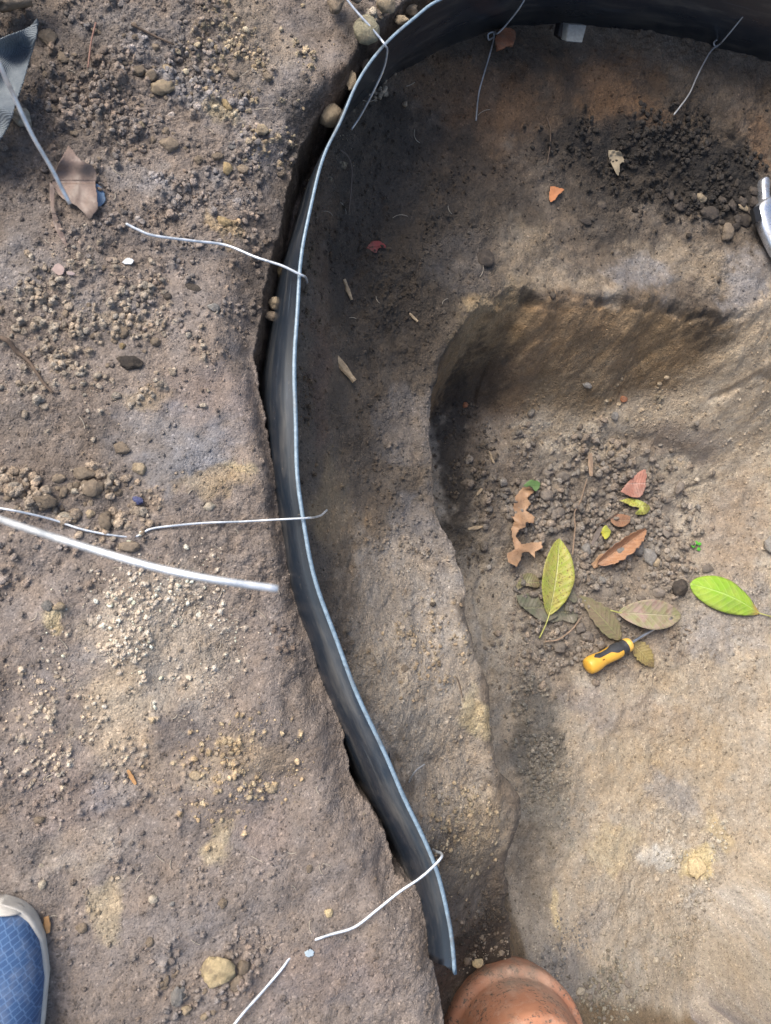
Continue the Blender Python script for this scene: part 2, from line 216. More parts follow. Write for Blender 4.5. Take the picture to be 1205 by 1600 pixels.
# ------------------------------------------------------------------ crumbs: zones (px, py, radius px, count stamps, size mm lo/hi, tint)
def rand_in(px, py, rx, ry, n):
    p = hit(px, py); m = mpp(px, py); r = np.sqrt(rng.random(n))*1.15; a = rng.random(n)*6.283; g = 1+0.25*rng.standard_normal(n)
    return p.x+np.cos(a)*r*rx*m*g, p.y+np.sin(a)*r*ry*m*g
ZONES = [  # px, py, rx, ry, n stamps, lo mm, hi mm, tint (None keeps the soil colour)
 (230, 130, 240, 150, 3600, 2, 7, None), (430, 110, 110, 130, 1800, 2, 6, (.30, .24, .16)), (330, 330, 120, 130, 1500, 2, 6, None), (120, 250, 120, 150, 1200, 2, 7, None), (120, 520, 150, 110, 1500, 2, 7, (.27, .225, .175)),
 (100, 780, 120, 50, 900, 3, 9, (.28, .225, .17)), (60, 870, 90, 60, 500, 2, 6, None), (330, 480, 100, 60, 700, 2, 6, None), (250, 980, 110, 100, 2000, 1.6, 4.5, (.52, .44, .35)), (120, 1120, 110, 90, 800, 2, 4.5, (.4, .33, .25)), (200, 1230, 220, 70, 900, 1.6, 4.5, None), (370, 1200, 110, 70, 600, 1.6, 5, (.38, .29, .18)),
 (240, 1380, 160, 60, 700, 1.6, 4, None), (320, 1520, 100, 60, 600, 1.6, 6, None), (500, 1500, 120, 80, 300, 1.6, 3.5, None), (450, 960, 40, 60, 200, 2, 5, (.14, .11, .09)),
 (620, 330, 120, 200, 1500, 1.6, 5, None), (1080, 265, 140, 65, 3400, 2, 9, (.030, .025, .021)), (940, 235, 90, 35, 900, 2, 7, (.03, .025, .021)), (950, 270, 150, 60, 600, 1.6, 5, None), (620, 560, 90, 200, 1300, 1.6, 4, None), (640, 800, 80, 120, 1200, 1.6, 4.5, None), (670, 1010, 80, 60, 700, 1.6, 5, (.31, .24, .16)), (720, 1300, 60, 80, 700, 1.6, 5, (.33, .26, .17)), (700, 1200, 60, 60, 300, 1.6, 5, None), (755, 1450, 60, 50, 600, 2, 5, None), (780, 1480, 60, 30, 300, 1.6, 4, (.3, .25, .19)),
 (920, 800, 150, 95, 4200, 3, 13, (.22, .185, .15)), (1010, 880, 90, 80, 1800, 3, 12, (.235, .195, .155)), (880, 980, 90, 70, 1600, 3, 11, (.215, .18, .145)), (1010, 1010, 90, 45, 900, 2, 6, (.19, .155, .12)), (850, 1060, 50, 60, 700, 2, 5, (.2, .165, .13)), (840, 1150, 36, 75, 2200, 2, 7, (.185, .165, .135)), (860, 1250, 40, 60, 800, 2, 4, (.27, .24, .19)),
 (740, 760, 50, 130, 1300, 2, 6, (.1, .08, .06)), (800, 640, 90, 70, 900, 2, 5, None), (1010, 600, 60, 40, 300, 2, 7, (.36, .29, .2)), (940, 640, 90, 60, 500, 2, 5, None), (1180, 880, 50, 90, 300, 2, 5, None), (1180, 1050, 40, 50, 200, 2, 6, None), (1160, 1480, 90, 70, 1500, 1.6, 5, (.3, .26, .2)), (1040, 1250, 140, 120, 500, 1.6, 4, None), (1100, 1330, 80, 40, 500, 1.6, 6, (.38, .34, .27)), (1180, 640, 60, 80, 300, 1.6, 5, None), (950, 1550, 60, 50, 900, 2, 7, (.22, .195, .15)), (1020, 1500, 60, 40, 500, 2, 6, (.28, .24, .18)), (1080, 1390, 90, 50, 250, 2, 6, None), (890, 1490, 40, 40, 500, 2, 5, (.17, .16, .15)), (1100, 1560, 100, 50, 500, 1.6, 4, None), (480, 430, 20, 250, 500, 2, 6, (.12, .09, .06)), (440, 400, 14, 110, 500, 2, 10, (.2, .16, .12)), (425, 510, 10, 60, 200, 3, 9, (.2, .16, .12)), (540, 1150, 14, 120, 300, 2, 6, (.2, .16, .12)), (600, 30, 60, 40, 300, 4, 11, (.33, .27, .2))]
rough = np.clip(0.42+1.9*fbm(X, Y, 0.10, 4, 22, .6), .06, 1.35)
for (px, py, rx, ry, k_) in ((250, 150, 260, 170, .9), (120, 520, 160, 130, .7), (110, 790, 130, 70, 1.0), (250, 990, 120, 110, .8), (920, 810, 150, 110, .9), (1100, 290, 120, 80, 1.0), (630, 400, 140, 250, .5), (700, 1280, 80, 120, .6), (840, 1160, 50, 90, .5), (770, 1470, 60, 50, .8),
                         (480, 1000, 100, 160, -.35), (500, 1500, 180, 120, -.4), (270, 700, 110, 70, -.5), (1050, 1230, 160, 120, -.5), (1000, 1400, 150, 90, -.3), (1170, 800, 50, 130, -.4), (1000, 420, 200, 50, -.4), (700, 960, 50, 160, -.4), (160, 1480, 120, 120, -.3)):
    p = hit(px, py); m = mpp(px, py); rough += k_*np.exp(-((wx-p.x)/(rx*m))**2-((wy-p.y)/(ry*m))**2)*.7
rough = np.clip(rough, .05, 1.4)
rough = np.where(inm & (t2 > 1), rough*.7, rough)
Z0 = Z.copy(); add = np.zeros(Z.shape)
ix0, iy0 = np.searchsorted(GX, -0.17), np.searchsorted(GY, -0.56)
def stamp(x, y, r, h, tint, asp, ang):
    i0, i1 = np.searchsorted(GX, [x-r*1.3, x+r*1.3]); j0, j1 = np.searchsorted(GY, [y-r*1.3, y+r*1.3])
    if i1-i0 < 2 or j1-j0 < 2 or i1-i0 > 40 or j1-j0 > 40: return
    dx = GX[i0:i1, None]-x; dy = GY[None, j0:j1]-y; ca, sa = math.cos(ang), math.sin(ang)
    u = (dx*ca+dy*sa)/r; v = (-dx*sa+dy*ca)/(r*asp); th = np.arctan2(v, u)
    rr = np.hypot(u, v)/(1+0.16*np.sin(3*th+ang*5)+0.10*np.sin(5*th+ang*9))
    k = np.clip(1-rr**2.6, 0, 1)
    a = add[i0:i1, j0:j1]; hh = np.sqrt(k)*h; m = hh > a
    a[m] = hh[m]
    if tint is not None: cc = c[i0:i1, j0:j1]; cc[m] = (cc*(.35)+np.array(tint)*.65)[m]
crumb_pts = []
for (px, py, rx, ry, n, lo, hi, tint) in ZONES:
    xs, ys = rand_in(px, py, rx, ry, n); sl_ = slope_at(xs, ys)
    big = lo+(hi*1.35-lo)*rng.random(n)**3.6
    keep = fbm(xs, ys, 0.035, 3, 13, .6)*1.9+0.45
    for k in range(n):
        if sl_[k] > 1.0 or keep[k] < random.random(): continue
        br = (.95 if px < 480 else .85)+0.75*random.random()**1.5; base = tint if tint is not None else c[locate(xs[k], ys[k])[0], locate(xs[k], ys[k])[1]]
        col = np.array(base)*br*(1+0.12*(random.random()-.5)*np.array([1, 0, -1]))
        r = big[k]/2000
        if k % 2 and r > 0.0014: stamp(xs[k], ys[k], r*1.15, r*(.6+.6*random.random()), col, .65+.35*random.random(), random.random()*6)
        crumb_pts.append((xs[k], ys[k], r*(.75 if k % 2 else 1), col))
# fine grit everywhere, thicker in some patches
nf = 110000; xs = rng.uniform(-.17, 1.12, nf); ys = rng.uniform(-.56, .93, nf); sl_ = slope_at(xs, ys); kp = fbm(xs, ys, .05, 4, 15, .65)*1.6-.10+hz(xs, ys, rough)*.55
for k in np.nonzero((sl_ < 2.6) & (kp > rng.random(nf)))[0]:
    i, j, _, _ = locate(xs[k], ys[k]); crumb_pts.append((xs[k], ys[k], (1.0+1.3*random.random()**2)/2000, c[i, j]*(0.70+0.95*random.random())))
# sparse crumbs everywhere
nb = 16000; xs = rng.uniform(-.17, 1.15, nb); ys = rng.uniform(-.56, .95, nb); sl_ = slope_at(xs, ys)
for k in range(nb):
    if sl_[k] > 1.1: continue
    i, j, _, _ = locate(xs[k], ys[k]); col = c[i, j]*(0.72+0.55*random.random()**2); r = (1.5+4*random.random()**4)/2000
    crumb_pts.append((xs[k], ys[k], r, col))
Z = Z+add
# fine roughness; smoother where the surface is trodden or scraped
gx_, gy_ = np.gradient(Z0, GX, GY); steep = 1/(1+1.2*np.hypot(gx_, gy_)); XW, YW = X-Z0*.5, Y+Z0*.8
infine = (X > -.2) & (X < 1.25) & (Y > -.6) & (Y < 1.05)
Z = Z+np.where(infine, (rough*steep)*(0.0040*fbm(XW, YW, 0.011, 4, 2, .72)+0.0010*fbm(XW, YW, 0.0035, 2, 7))+.0052*fbm(X, Y, 0.035, 3, 28)*np.where(inm, .6, 1), 0)
for (x, y, r, h) in []: pass

def mesh_obj(name, V, F, mat=None, parent=None, smooth=False, colors=None):
    me = bpy.data.meshes.new(name); V = np.asarray(V, np.float32); me.vertices.add(len(V)); me.vertices.foreach_set('co', V.ravel())
    F = np.asarray(F, np.int32); n = len(F); k = F.shape[1]
    me.loops.add(n*k); me.loops.foreach_set('vertex_index', F.ravel()); me.polygons.add(n); me.polygons.foreach_set('loop_start', np.arange(n, dtype=np.int32)*k)
    try: me.polygons.foreach_set('loop_total', np.full(n, k, np.int32))
    except Exception: pass
    if smooth: me.polygons.foreach_set('use_smooth', np.ones(n, bool))
    me.update(calc_edges=True)
    if colors is not None:
        a = me.color_attributes.new('soil', 'FLOAT_COLOR', 'POINT'); cc = np.ones((len(V), 4), np.float32); cc[:, :colors.shape[1]] = colors; a.data.foreach_set('color', cc.ravel())
    if mat: me.materials.append(mat)
    o = bpy.data.objects.new(name, me); COL.objects.link(o); o.parent = parent; return o

# ------------------------------------------------------------------ materials
def newmat(name):
    m = bpy.data.materials.new(name); m.use_nodes = True; return m, m.node_tree, m.node_tree.nodes['Principled BSDF']
class NT:
    def __init__(s, t): s.t = t
    def n(s, ty, **kw):
        nd = s.t.nodes.new(ty); ins = kw.pop('ins', {})
        for k, v in kw.items(): setattr(nd, k, v)
        for k, v in ins.items():
            if hasattr(v, 'is_linked') or isinstance(v, bpy.types.NodeSocket): s.t.links.new(v, nd.inputs[k])
            else: nd.inputs[k].default_value = v
        return nd
    def link(s, a, b): s.t.links.new(a, b)
    def noise(s, vec, scale, detail=4, rough=.6): return s.n('ShaderNodeTexNoise', ins={'Vector': vec, 'Scale': scale, 'Detail': detail, 'Roughness': rough}).outputs[0]
    def ramp(s, f, p):
        r = s.n('ShaderNodeValToRGB', ins={'Fac': f}); e = r.color_ramp.elements
        while len(e) < len(p): e.new(.5)
        for k, (x, cc) in enumerate(p): e[k].position = x; e[k].color = (*cc, 1) if hasattr(cc, '__len__') else (cc, cc, cc, 1)
        return r.outputs[0]
    def mix(s, f, a, b, mode='MIX'):
        m = s.n('ShaderNodeMix', data_type='RGBA', blend_type=mode)
        for k, v in ((0, f), (6, a), (7, b)):
            if isinstance(v, bpy.types.NodeSocket): s.link(v, m.inputs[k])
            else: m.inputs[k].default_value = v if k == 0 else ((*v, 1) if len(v) == 3 else v)
        return m.outputs[2]
    def math(s, op, a, b=0.0):
        m = s.n('ShaderNodeMath', operation=op)
        for k, v in ((0, a), (1, b)):
            if isinstance(v, bpy.types.NodeSocket): s.link(v, m.inputs[k])
            else: m.inputs[k].default_value = v
        return m.outputs[0]
    def bump(s, h, dist, strength=1.0, normal=None):
        b = s.n('ShaderNodeBump', ins={'Height': h, 'Distance': dist, 'Strength': strength})
        if normal is not None: s.link(normal, b.inputs['Normal'])
        return b.outputs[0]
    def coord(s, k='Object'): return s.n('ShaderNodeTexCoord').outputs[k]
    def attr(s, name): return s.n('ShaderNodeAttribute', attribute_name=name).outputs['Color']

def soil_material(name, rough=.92):
    m, t, b = newmat(name); g = NT(t); co = g.n('ShaderNodeNewGeometry').outputs['Position']; an = g.n('ShaderNodeAttribute', attribute_name='soil'); col = an.outputs['Color']; al = an.outputs['Alpha']
    f = g.noise(co, 900, 3, .7); col = g.mix(g.ramp(al, [(0, .6), (.7, 1)]), col, g.mix(1, col, g.ramp(f, [(.28, .62), (.5, .98), (.74, 1.38)]), 'MULTIPLY')); cf = g.noise(co, 150, 5, .7); col = g.mix(1, col, g.ramp(cf, [(.3, .80), (.5, 1.0), (.72, 1.22)]), 'MULTIPLY')
    v = g.n('ShaderNodeTexVoronoi', ins={'Vector': co, 'Scale': 520}); hs = g.n('ShaderNodeSeparateColor', ins={0: v.outputs['Color']})
    col = g.mix(1, col, g.ramp(hs.outputs[0], [(.03, .60), (.14, .95), (.90, 1.03), (.96, 1.2), (.99, 1.5)]), 'MULTIPLY')
    v2 = g.n('ShaderNodeTexVoronoi', ins={'Vector': co, 'Scale': 260})
    h = g.math('ADD', g.math('MULTIPLY', g.noise(co, 420, 5, .75), 1.0), g.math('MULTIPLY', v.outputs['Distance'], -.55)); h = g.math('ADD', h, g.math('MULTIPLY', v2.outputs['Distance'], -.5))
    h = g.math('MULTIPLY', h, g.ramp(al, [(0, .45), (.8, 1)])); h = g.math('ADD', h, g.math('MULTIPLY', g.noise(co, 120, 5, .65), .6)); g.link(g.bump(h, .0020, 1.0), b.inputs['Normal']); g.link(col, b.inputs['Base Color'])
    g.link(g.ramp(g.noise(co, 14, 4), [(.35, rough), (.65, rough-.22)]), b.inputs['Roughness']); b.inputs['Specular IOR Level'].default_value = .35
    return m
M_soil = soil_material('soil')

# ------------------------------------------------------------------ ground mesh
nx, ny = X.shape; idx = np.arange(nx*ny).reshape(nx, ny)
F = np.stack([idx[:-1, :-1], idx[1:, :-1], idx[1:, 1:], idx[:-1, 1:]], -1).reshape(-1, 4)
V = np.stack([X, Y, Z], -1).reshape(-1, 3)
ground = mesh_obj('ground', V, F, M_soil, smooth=True, colors=np.concatenate([np.clip(c.reshape(-1, 3), .01, .8), np.clip(rough.reshape(-1, 1)/1.2, 0, 1)], 1)); ground['kind'] = 'structure'

# ------------------------------------------------------------------ loose crumbs: too many to count, one object
def ico(sub):
    bm = bmesh.new(); bmesh.ops.create_icosphere(bm, subdivisions=sub, radius=1); v = np.array([x.co[:] for x in bm.verts]); f = np.array([[y.index for y in x.verts] for x in bm.faces]); bm.free(); return v, f
def crumb_mesh(name, pts, label_mat, sub):
    iv, if_ = ico(sub); n = len(pts); P = np.array([p[:3] for p in pts]); Cc = np.array([p[3] for p in pts]); nv = len(iv)
    Vv = iv[None]*(1+0.13*(rng.random((n, nv, 1))-.5)*2)
    for _ in range(4):
        pn = rng.normal(size=(n, 1, 3)); pn /= np.linalg.norm(pn, axis=2, keepdims=True); e_ = np.maximum(0, (Vv*pn).sum(2, keepdims=True)-rng.uniform(.35, .75, (n, 1, 1))); Vv = Vv-pn*e_*.92
    Vv = Vv*1.12*np.stack([np.ones(n), .6+.4*rng.random(n), .5+.35*rng.random(n)], -1)[:, None]
    a = rng.random(n)*6.283; ca, sa = np.cos(a)[:, None], np.sin(a)[:, None]; til = (rng.random((n, 1))-.5)*1.0
    x, y, z = Vv[..., 0], Vv[..., 1], Vv[..., 2]; x, z = x*np.cos(til)-z*np.sin(til), x*np.sin(til)+z*np.cos(til); x, y = x*ca-y*sa, x*sa+y*ca
    r = P[:, 2:3]; zz = hz(P[:, 0], P[:, 1])[:, None]+r*.25
    Vw = np.stack([P[:, :1]+x*r, P[:, 1:2]+y*r, zz+z*r], -1).reshape(-1, 3)
    Fw = (if_[None]+(np.arange(n)*nv)[:, None, None]).reshape(-1, 3)
    return Vw, Fw, np.repeat(np.clip(Cc, .015, .7), nv, 0)
sA = crumb_mesh('', [p for p in crumb_pts if p[2] < .0019], M_soil, 1); sB = crumb_mesh('', [p for p in crumb_pts if p[2] >= .0019], M_soil, 2)
print('crumbs', len(crumb_pts), len(sB[0])//42)
cr = mesh_obj('soil_crumbs', np.vstack([sA[0], sB[0]]), np.vstack([sA[1], sB[1]+len(sA[0])]), M_soil, colors=np.vstack([sA[2], sB[2]])); cr['kind'] = 'stuff'; cr['label'] = 'loose brown soil crumbs and grit scattered over the ground and the pit'; cr['category'] = 'soil crumbs'
#SPLIT

# ================================================================== things
def tag(o, label, cat, group=None):
    o['label'] = label; o['category'] = cat
    if group: o['group'] = group
    return o
def empty(name, loc):
    o = bpy.data.objects.new(name, None); COL.objects.link(o); o.location = loc; o.empty_display_size = .02; return o
def bmobj(name, bm, mat, parent=None, smooth=True):
    me = bpy.data.meshes.new(name); bm.to_mesh(me); bm.free()
    for p in me.polygons: p.use_smooth = smooth
    if mat: me.materials.append(mat)
    o = bpy.data.objects.new(name, me); COL.objects.link(o); o.parent = parent; return o
def tube_obj(name, P, rad, mat, parent=None, sides=8, cap=True, n=6, wob=0.0):
    P = catmull(P, n); m = len(P); rad = np.interp(np.linspace(0, 1, m), np.linspace(0, 1, len(rad)), rad) if hasattr(rad, '__len__') else np.full(m, rad)
    T = np.gradient(P, axis=0); T /= np.linalg.norm(T, axis=1)[:, None]+1e-9; u = np.array([0, 0, 1.0]); Vs = []
    for k in range(m):
        a = np.cross(T[k], u); a = a if np.linalg.norm(a) > 1e-3 else np.cross(T[k], [0, 1, 0]); a /= np.linalg.norm(a); b = np.cross(a, T[k])
        for j in range(sides):
            t = j/sides*6.2832; rr = rad[k]*(1+wob*(random.random()-.5)); Vs.append(P[k]+(a*math.cos(t)+b*math.sin(t))*rr)
    Fs = [[k*sides+j, k*sides+(j+1) % sides, (k+1)*sides+(j+1) % sides, (k+1)*sides+j] for k in range(m-1) for j in range(sides)]
    if cap:
        Vs += [P[0], P[-1]]; a, b = len(Vs)-2, len(Vs)-1
        Fs += [[a, (j+1) % sides, j, a] for j in range(sides)]+[[b, (m-1)*sides+j, (m-1)*sides+(j+1) % sides, b] for j in range(sides)]
    bm = bmesh.new(); vs = [bm.verts.new(v) for v in Vs]
    for f in Fs:
        g = list(dict.fromkeys(f)); bm.faces.new([vs[i] for i in g])
    return bmobj(name, bm, mat, parent)

def plain(name, col, rough=.5, metal=0.0, nscale=60, namp=.25, bump=0.0, bscale=300, spec=.5, objvar=0.0):
    m, t, b = newmat(name); g = NT(t); co = g.coord(); f = g.noise(co, nscale, 5)
    cc = g.mix(1, col, g.ramp(f, [(.3, 1-namp), (.7, 1+namp)]), 'MULTIPLY')
    if objvar:
        r = g.n('ShaderNodeObjectInfo').outputs['Random']; cc = g.mix(1, cc, g.ramp(r, [(0, 1-objvar), (1, 1+objvar)]), 'MULTIPLY')
    g.link(cc, b.inputs['Base Color']); b.inputs['Roughness'].default_value = rough; b.inputs['Metallic'].default_value = metal; b.inputs['Specular IOR Level'].default_value = spec
    if bump: g.link(g.bump(g.noise(co, bscale, 5, .7), bump, .9), b.inputs['Normal'])
    return m

# ------------------------------------------------------------------ edging band
m, t, b = newmat('scuffed_black_plastic'); g = NT(t); uv = g.n('ShaderNodeUVMap', uv_map='UVMap').outputs[0]
mp = g.n('ShaderNodeMapping', ins={'Vector': uv, 'Scale': (6, 260, 1)}).outputs[0]; mp2 = g.n('ShaderNodeMapping', ins={'Vector': uv, 'Scale': (9, 60, 1)}).outputs[0]
st = g.noise(mp, 1.0, 6, .75); dust = g.noise(mp2, 1.0, 5, .65)
cc = g.mix(g.ramp(st, [(.60, 0), (.74, .45)]), (.010, .016, .025), (.15, .19, .24)); cc = g.mix(g.ramp(dust, [(.50, 0), (.74, .55)]), cc, (.13, .12, .105)); cc = g.mix(g.ramp(g.noise(g.coord(), 260, 4, .8), [(.66, 0), (.70, .8)]), cc, (.20, .165, .125))  # black base tinted blue to paint in the sky sheen
g.link(cc, b.inputs['Base Color']); g.link(g.ramp(dust, [(.3, .24), (.7, .42)]), b.inputs['Roughness']); g.link(g.bump(st, .0006, .4), b.inputs['Normal']); b.inputs['Specular IOR Level'].default_value = .6; b.inputs['IOR'].default_value = 1.65; b.inputs['Coat Weight'].default_value = .45; b.inputs['Coat Roughness'].default_value = .15
M_band = m
m, t, b = newmat('cut_plastic_edge'); g = NT(t); co = g.coord(); nn = g.noise(co, 180, 4, .7); nl = g.noise(co, 28, 5, .7)
g.link(g.mix(g.ramp(nl, [(.52, 0), (.68, .75)]), g.ramp(nn, [(.3, (.12, .17, .21)), (.6, (.22, .30, .37)), (.8, (.34, .42, .48))]), (.13, .125, .12)), b.inputs['Base Color']); b.inputs['Roughness'].default_value = .4; M_edge = m  # scuffed edge; grey-blue base paints in the reflected sky
P = catmull(BAND, 7); TW = np.array([at(p[0], p[1], BZ) for p in P]); d = np.gradient(TW[:, :2], axis=0); d /= np.linalg.norm(d, axis=1)[:, None]
NW = np.stack([d[:, 1], -d[:, 0]], -1)    # to the left of the path reversed: points away from the pit
ctr = at(1000, 700, 0)[:2]; sgn = np.sign(((TW[:, :2]-ctr)*NW).sum(1)); NW *= np.sign(np.median(sgn))
th = .0030; prof = [(0.0, 0.0), (-.0015, .0010), (-.006, .0075), (-.014, .0135), (-.026, .0185), (-.045, .0215), (-.075, .0225), (-.155, .019)]
lean = np.interp(P[:, 1], [120, 300, 450, 620, 800, 1000, 1200, 1400, 1520], [.05, .15, .6, 1.0, .75, .95, 1.0, .8, .8])*(P[:, 0] < 760)
u = np.concatenate([[0], np.cumsum(np.linalg.norm(np.diff(TW[:, :2], axis=0), axis=1))])
bm = bmesh.new(); uvl = bm.loops.layers.uv.new('UVMap'); rows = []
ring = [(z, o+th/2) for z, o in prof]+[(z, o-th/2) for z, o in prof[::-1]]
nr = len(ring); cutn = 5
for k in range(len(TW)):
    row = []
    fall = 1.0
    for (z, o_, s_) in [(a, b_, 1) for a, b_ in prof]+[(a, b_, -1) for a, b_ in prof[::-1]]:
        o = o_*lean[k]+s_*th/2
        wv_ = .0012*math.sin(u[k]*21)+.0007*math.sin(u[k]*55+1)
        row.append(bm.verts.new((TW[k, 0]+NW[k, 0]*(o+wv_), TW[k, 1]+NW[k, 1]*(o+wv_), TW[k, 2]+z+.0008*math.sin(u[k]*33))))
    rows.append(row)
# the end is cut on a slant
for (z, o), v in zip(ring, rows[-1]): v.co.x += (d[-1, 0])*z*1.7; v.co.y += (d[-1, 1])*z*1.7
for k in range(len(rows)-1):
    for j in range(nr):
        f = bm.faces.new((rows[k][j], rows[k+1][j], rows[k+1][(j+1) % nr], rows[k][(j+1) % nr])); top = (j == nr-1) or j == 0 or j == nr-2
        f.material_index = 1 if top else 0
        for l, (kk, jj) in zip(f.loops, ((k, j), (k+1, j), (k+1, j+1), (k, j+1))): l[uvl].uv = (u[kk], ring[jj % nr][0] + (0 if jj < nr/2 else 3))
for r_ in (rows[0], rows[-1][::-1]):
    f = bm.faces.new(r_)
bmesh.ops.recalc_face_normals(bm, faces=bm.faces)
band = bmobj('edging_band', bm, M_band); band.data.materials.append(M_edge)
tag(band, 'long black plastic garden edging band curving round the rim of the dug pit', 'edging')

# ------------------------------------------------------------------ wires
m, t, b = newmat('galvanised_wire'); g = NT(t); co = g.coord(); nn = g.noise(co, 70, 5, .7)
g.link(g.ramp(nn, [(.35, (.42, .46, .50)), (.55, (.74, .77, .80)), (.75, (.86, .86, .86))]), b.inputs['Base Color']); b.inputs['Metallic'].default_value = .55; b.inputs['Roughness'].default_value = .38; M_wire = m
M_wired = plain('dull_wire', (.30, .30, .30), .5, .4, 60, .4)
def wp(p):
    if len(p) == 3 and isinstance(p[2], str): return np.array(hit(p[0], p[1], float(p[2])))
    return at(*p)
def wire(pts, r, label, mat=None, group=None):
    return tag(tube_obj('wire', [wp(p) for p in pts], r*1.08, mat or M_wire, sides=10, n=8), label, 'wire', group)
wire([(197, 357, '.010'), (215, 366, '.010'), (240, 376, '.011'), (300, 384, '.011'), (350, 391, '.012'), (400, 402, .012), (440, 415, .016), (465, 427, .0165), (474, 431, .0150), (477, 433, .006), (479, 437, -.02), (480, 441, -.05)], .0013, 'silver wire with a straight free end hooked over the upper left of the black band')
wire([(534, -12, .03), (552, 12, .027), (575, 38, .024), (594, 60, .019), (602, 71, .0175), (605, 80, .004), (600, 106, -.02), (585, 140, -.045), (565, 178, -.075), (547, 207, '.006')], .0012, 'silver wire crossing the band beside the round stone at the top of the photo')
wire([(-20, 793, '.012'), (30, 801, '.010'), (80, 812, '.006'), (130, 828, '.004'), (180, 837, '.001'), (212, 838, '-.001'), (235, 827, '.002'), (270, 822, '.003'), (320, 818, '.006'), (380, 816, '.007'), (430, 812, .012), (470, 810, .0165), (484, 809, .0158), (488, 809, .008), (493, 808, -.01), (502, 805, -.03), (511, 797, -.045)], .0010, 'thin silver wire lying half buried in soil and hooked over the middle of the band')
wire([(345, 1615, '.012'), (375, 1578, '.010'), (410, 1542, '.007'), (440, 1510, '.004'), (456, 1494, '-.001'), (478, 1478, '-.006'), (497, 1466, '.001'), (515, 1456, '.006'), (550, 1442, '.010'), (590, 1421, .008), (625, 1393, .012), (655, 1373, .018), (678, 1353, .024), (690, 1339, .024), (689, 1333, .014), (683, 1331, .002), (677, 1328, -.02)], .00125, 'silver wire looped over the lower end of the band near the clay pot')
wire([(-260, 700, .22), (-120, 765, .31), (0, 811, .36), (80, 838, .385), (160, 863, .40), (240, 886, .41), (330, 905, .418), (434, 920, .42)], .0016, 'thick bright blurred wire end reaching in from the left close to the camera')
wire([(-60, -40, .30), (0, 102, .26), (22, 150, .24), (50, 210, .22), (80, 262, .20), (109, 318, .18)], .0014, 'pale blurred wire end hanging above the large brown dead leaf')
def loop_pts(cx, cy, r, z): return [(cx+r*math.cos(a), cy+r*math.sin(a), z) for a in (0, 1.3, 2.6, 3.9, 5.2)]
wire([(832, -30, -.02), (822, -6, -.055), (812, 12, -.068), (795, 34, -.086), (778, 52, -.097), (766, 60, '.012')]+[(766, 66, '.011'), (759, 70, '.010'), (757, 63, '.012'), (764, 62, '.014'), (766, 70, '.011')]+[(760, 92, '.012'), (751, 122, '.012'), (743, 155, '.010'), (740, 194, '.008')], .0011, 'thin grey wire with a small twist hanging beside the orange brick chip', M_wired)
wire([(1192, -24, -.01), (1178, -2, -.035), (1168, 16, -.052), (1148, 42, -.075), (1128, 66, -.098), (1117, 76, '.014'), (1112, 80, '.010'), (1107, 75, '.012'), (1113, 71, '.015'), (1117, 76, '.012'), (1104, 86, '.011'), (1092, 106, '.011'), (1080, 130, '.011'), (1068, 156, '.011'), (1048, 184, '.007')], .0011, 'thin grey wire with a small twist near the top right corner', M_wired)
wire([(638, 1222, '.001'), (640, 1208, '.010'), (646, 1198, '.014'), (656, 1190, '.016')], .0009, 'short wire tail poking out inside the band above the looped wire', M_wired)
wire([(529, 236, '.004'), (540, 250, '.009'), (546, 268, '.010'), (546, 296, '.009'), (544, 334, '.003')], .0009, 'short curved wire tail in the dark soil below the top of the band', plain('rusty_wire', (.13, .10, .08), .7))

# ------------------------------------------------------------------ stones and clods
def stone_mesh(seed, cragg=.22, sub=3):
    bm = bmesh.new(); bmesh.ops.create_icosphere(bm, subdivisions=sub, radius=1); o = Vector((seed*7.1, seed*3.3, -seed*5.7)); rr_ = random.Random(seed); cuts = [(Vector((rr_.gauss(0, 1), rr_.gauss(0, 1), rr_.gauss(0, .8))).normalized(), rr_.uniform(.62, .85)) for _ in range(9 if cragg > .15 else 4)]
    for v in bm.verts:
        p = v.co.copy(); n1 = mnoise.noise(p*1.1+o); n2 = mnoise.noise(p*2.6+o); n3 = mnoise.noise(p*6+o)
        cell = mnoise.cell(p*2.2+o)
        n4 = abs(mnoise.noise(p*3.3-o)); v.co = p*(1+cragg*1.7*n1+cragg*1.3*n2+cragg*.9*n3-cragg*.9*n4+cragg*.5*(cell-.5))
        for pn, pd in cuts:
            e_ = v.co.dot(pn)-pd
            if e_ > 0: v.co -= pn*e_*.88
    bm.normal_update(); me = bpy.data.meshes.new('stone'); bm.to_mesh(me); bm.free()
    for p in me.polygons: p.use_smooth = True
    return me
def stone_mat(name, col, rough=.9, spec=.3):
    m, t, b = newmat(name); g = NT(t); co = g.n('ShaderNodeNewGeometry').outputs['Position']
    r = g.n('ShaderNodeObjectInfo').outputs['Random']
    cc = g.mix(1, col, g.ramp(g.noise(co, 260, 6, .75), [(.28, .6), (.5, 1.0), (.74, 1.35)]), 'MULTIPLY'); cc = g.mix(1, cc, g.ramp(r, [(0, .78), (1, 1.22)]), 'MULTIPLY')
    cc = g.mix(g.ramp(g.noise(co, 90, 4), [(.5, 0), (.66, .5)]), cc, (.17, .135, .10))
    g.link(cc, b.inputs['Base Color']); b.inputs['Roughness'].default_value = rough; b.inputs['Specular IOR Level'].default_value = spec
    g.link(g.bump(g.noise(co, 260, 8, .8), .0034, 1.0), b.inputs['Normal']); return m
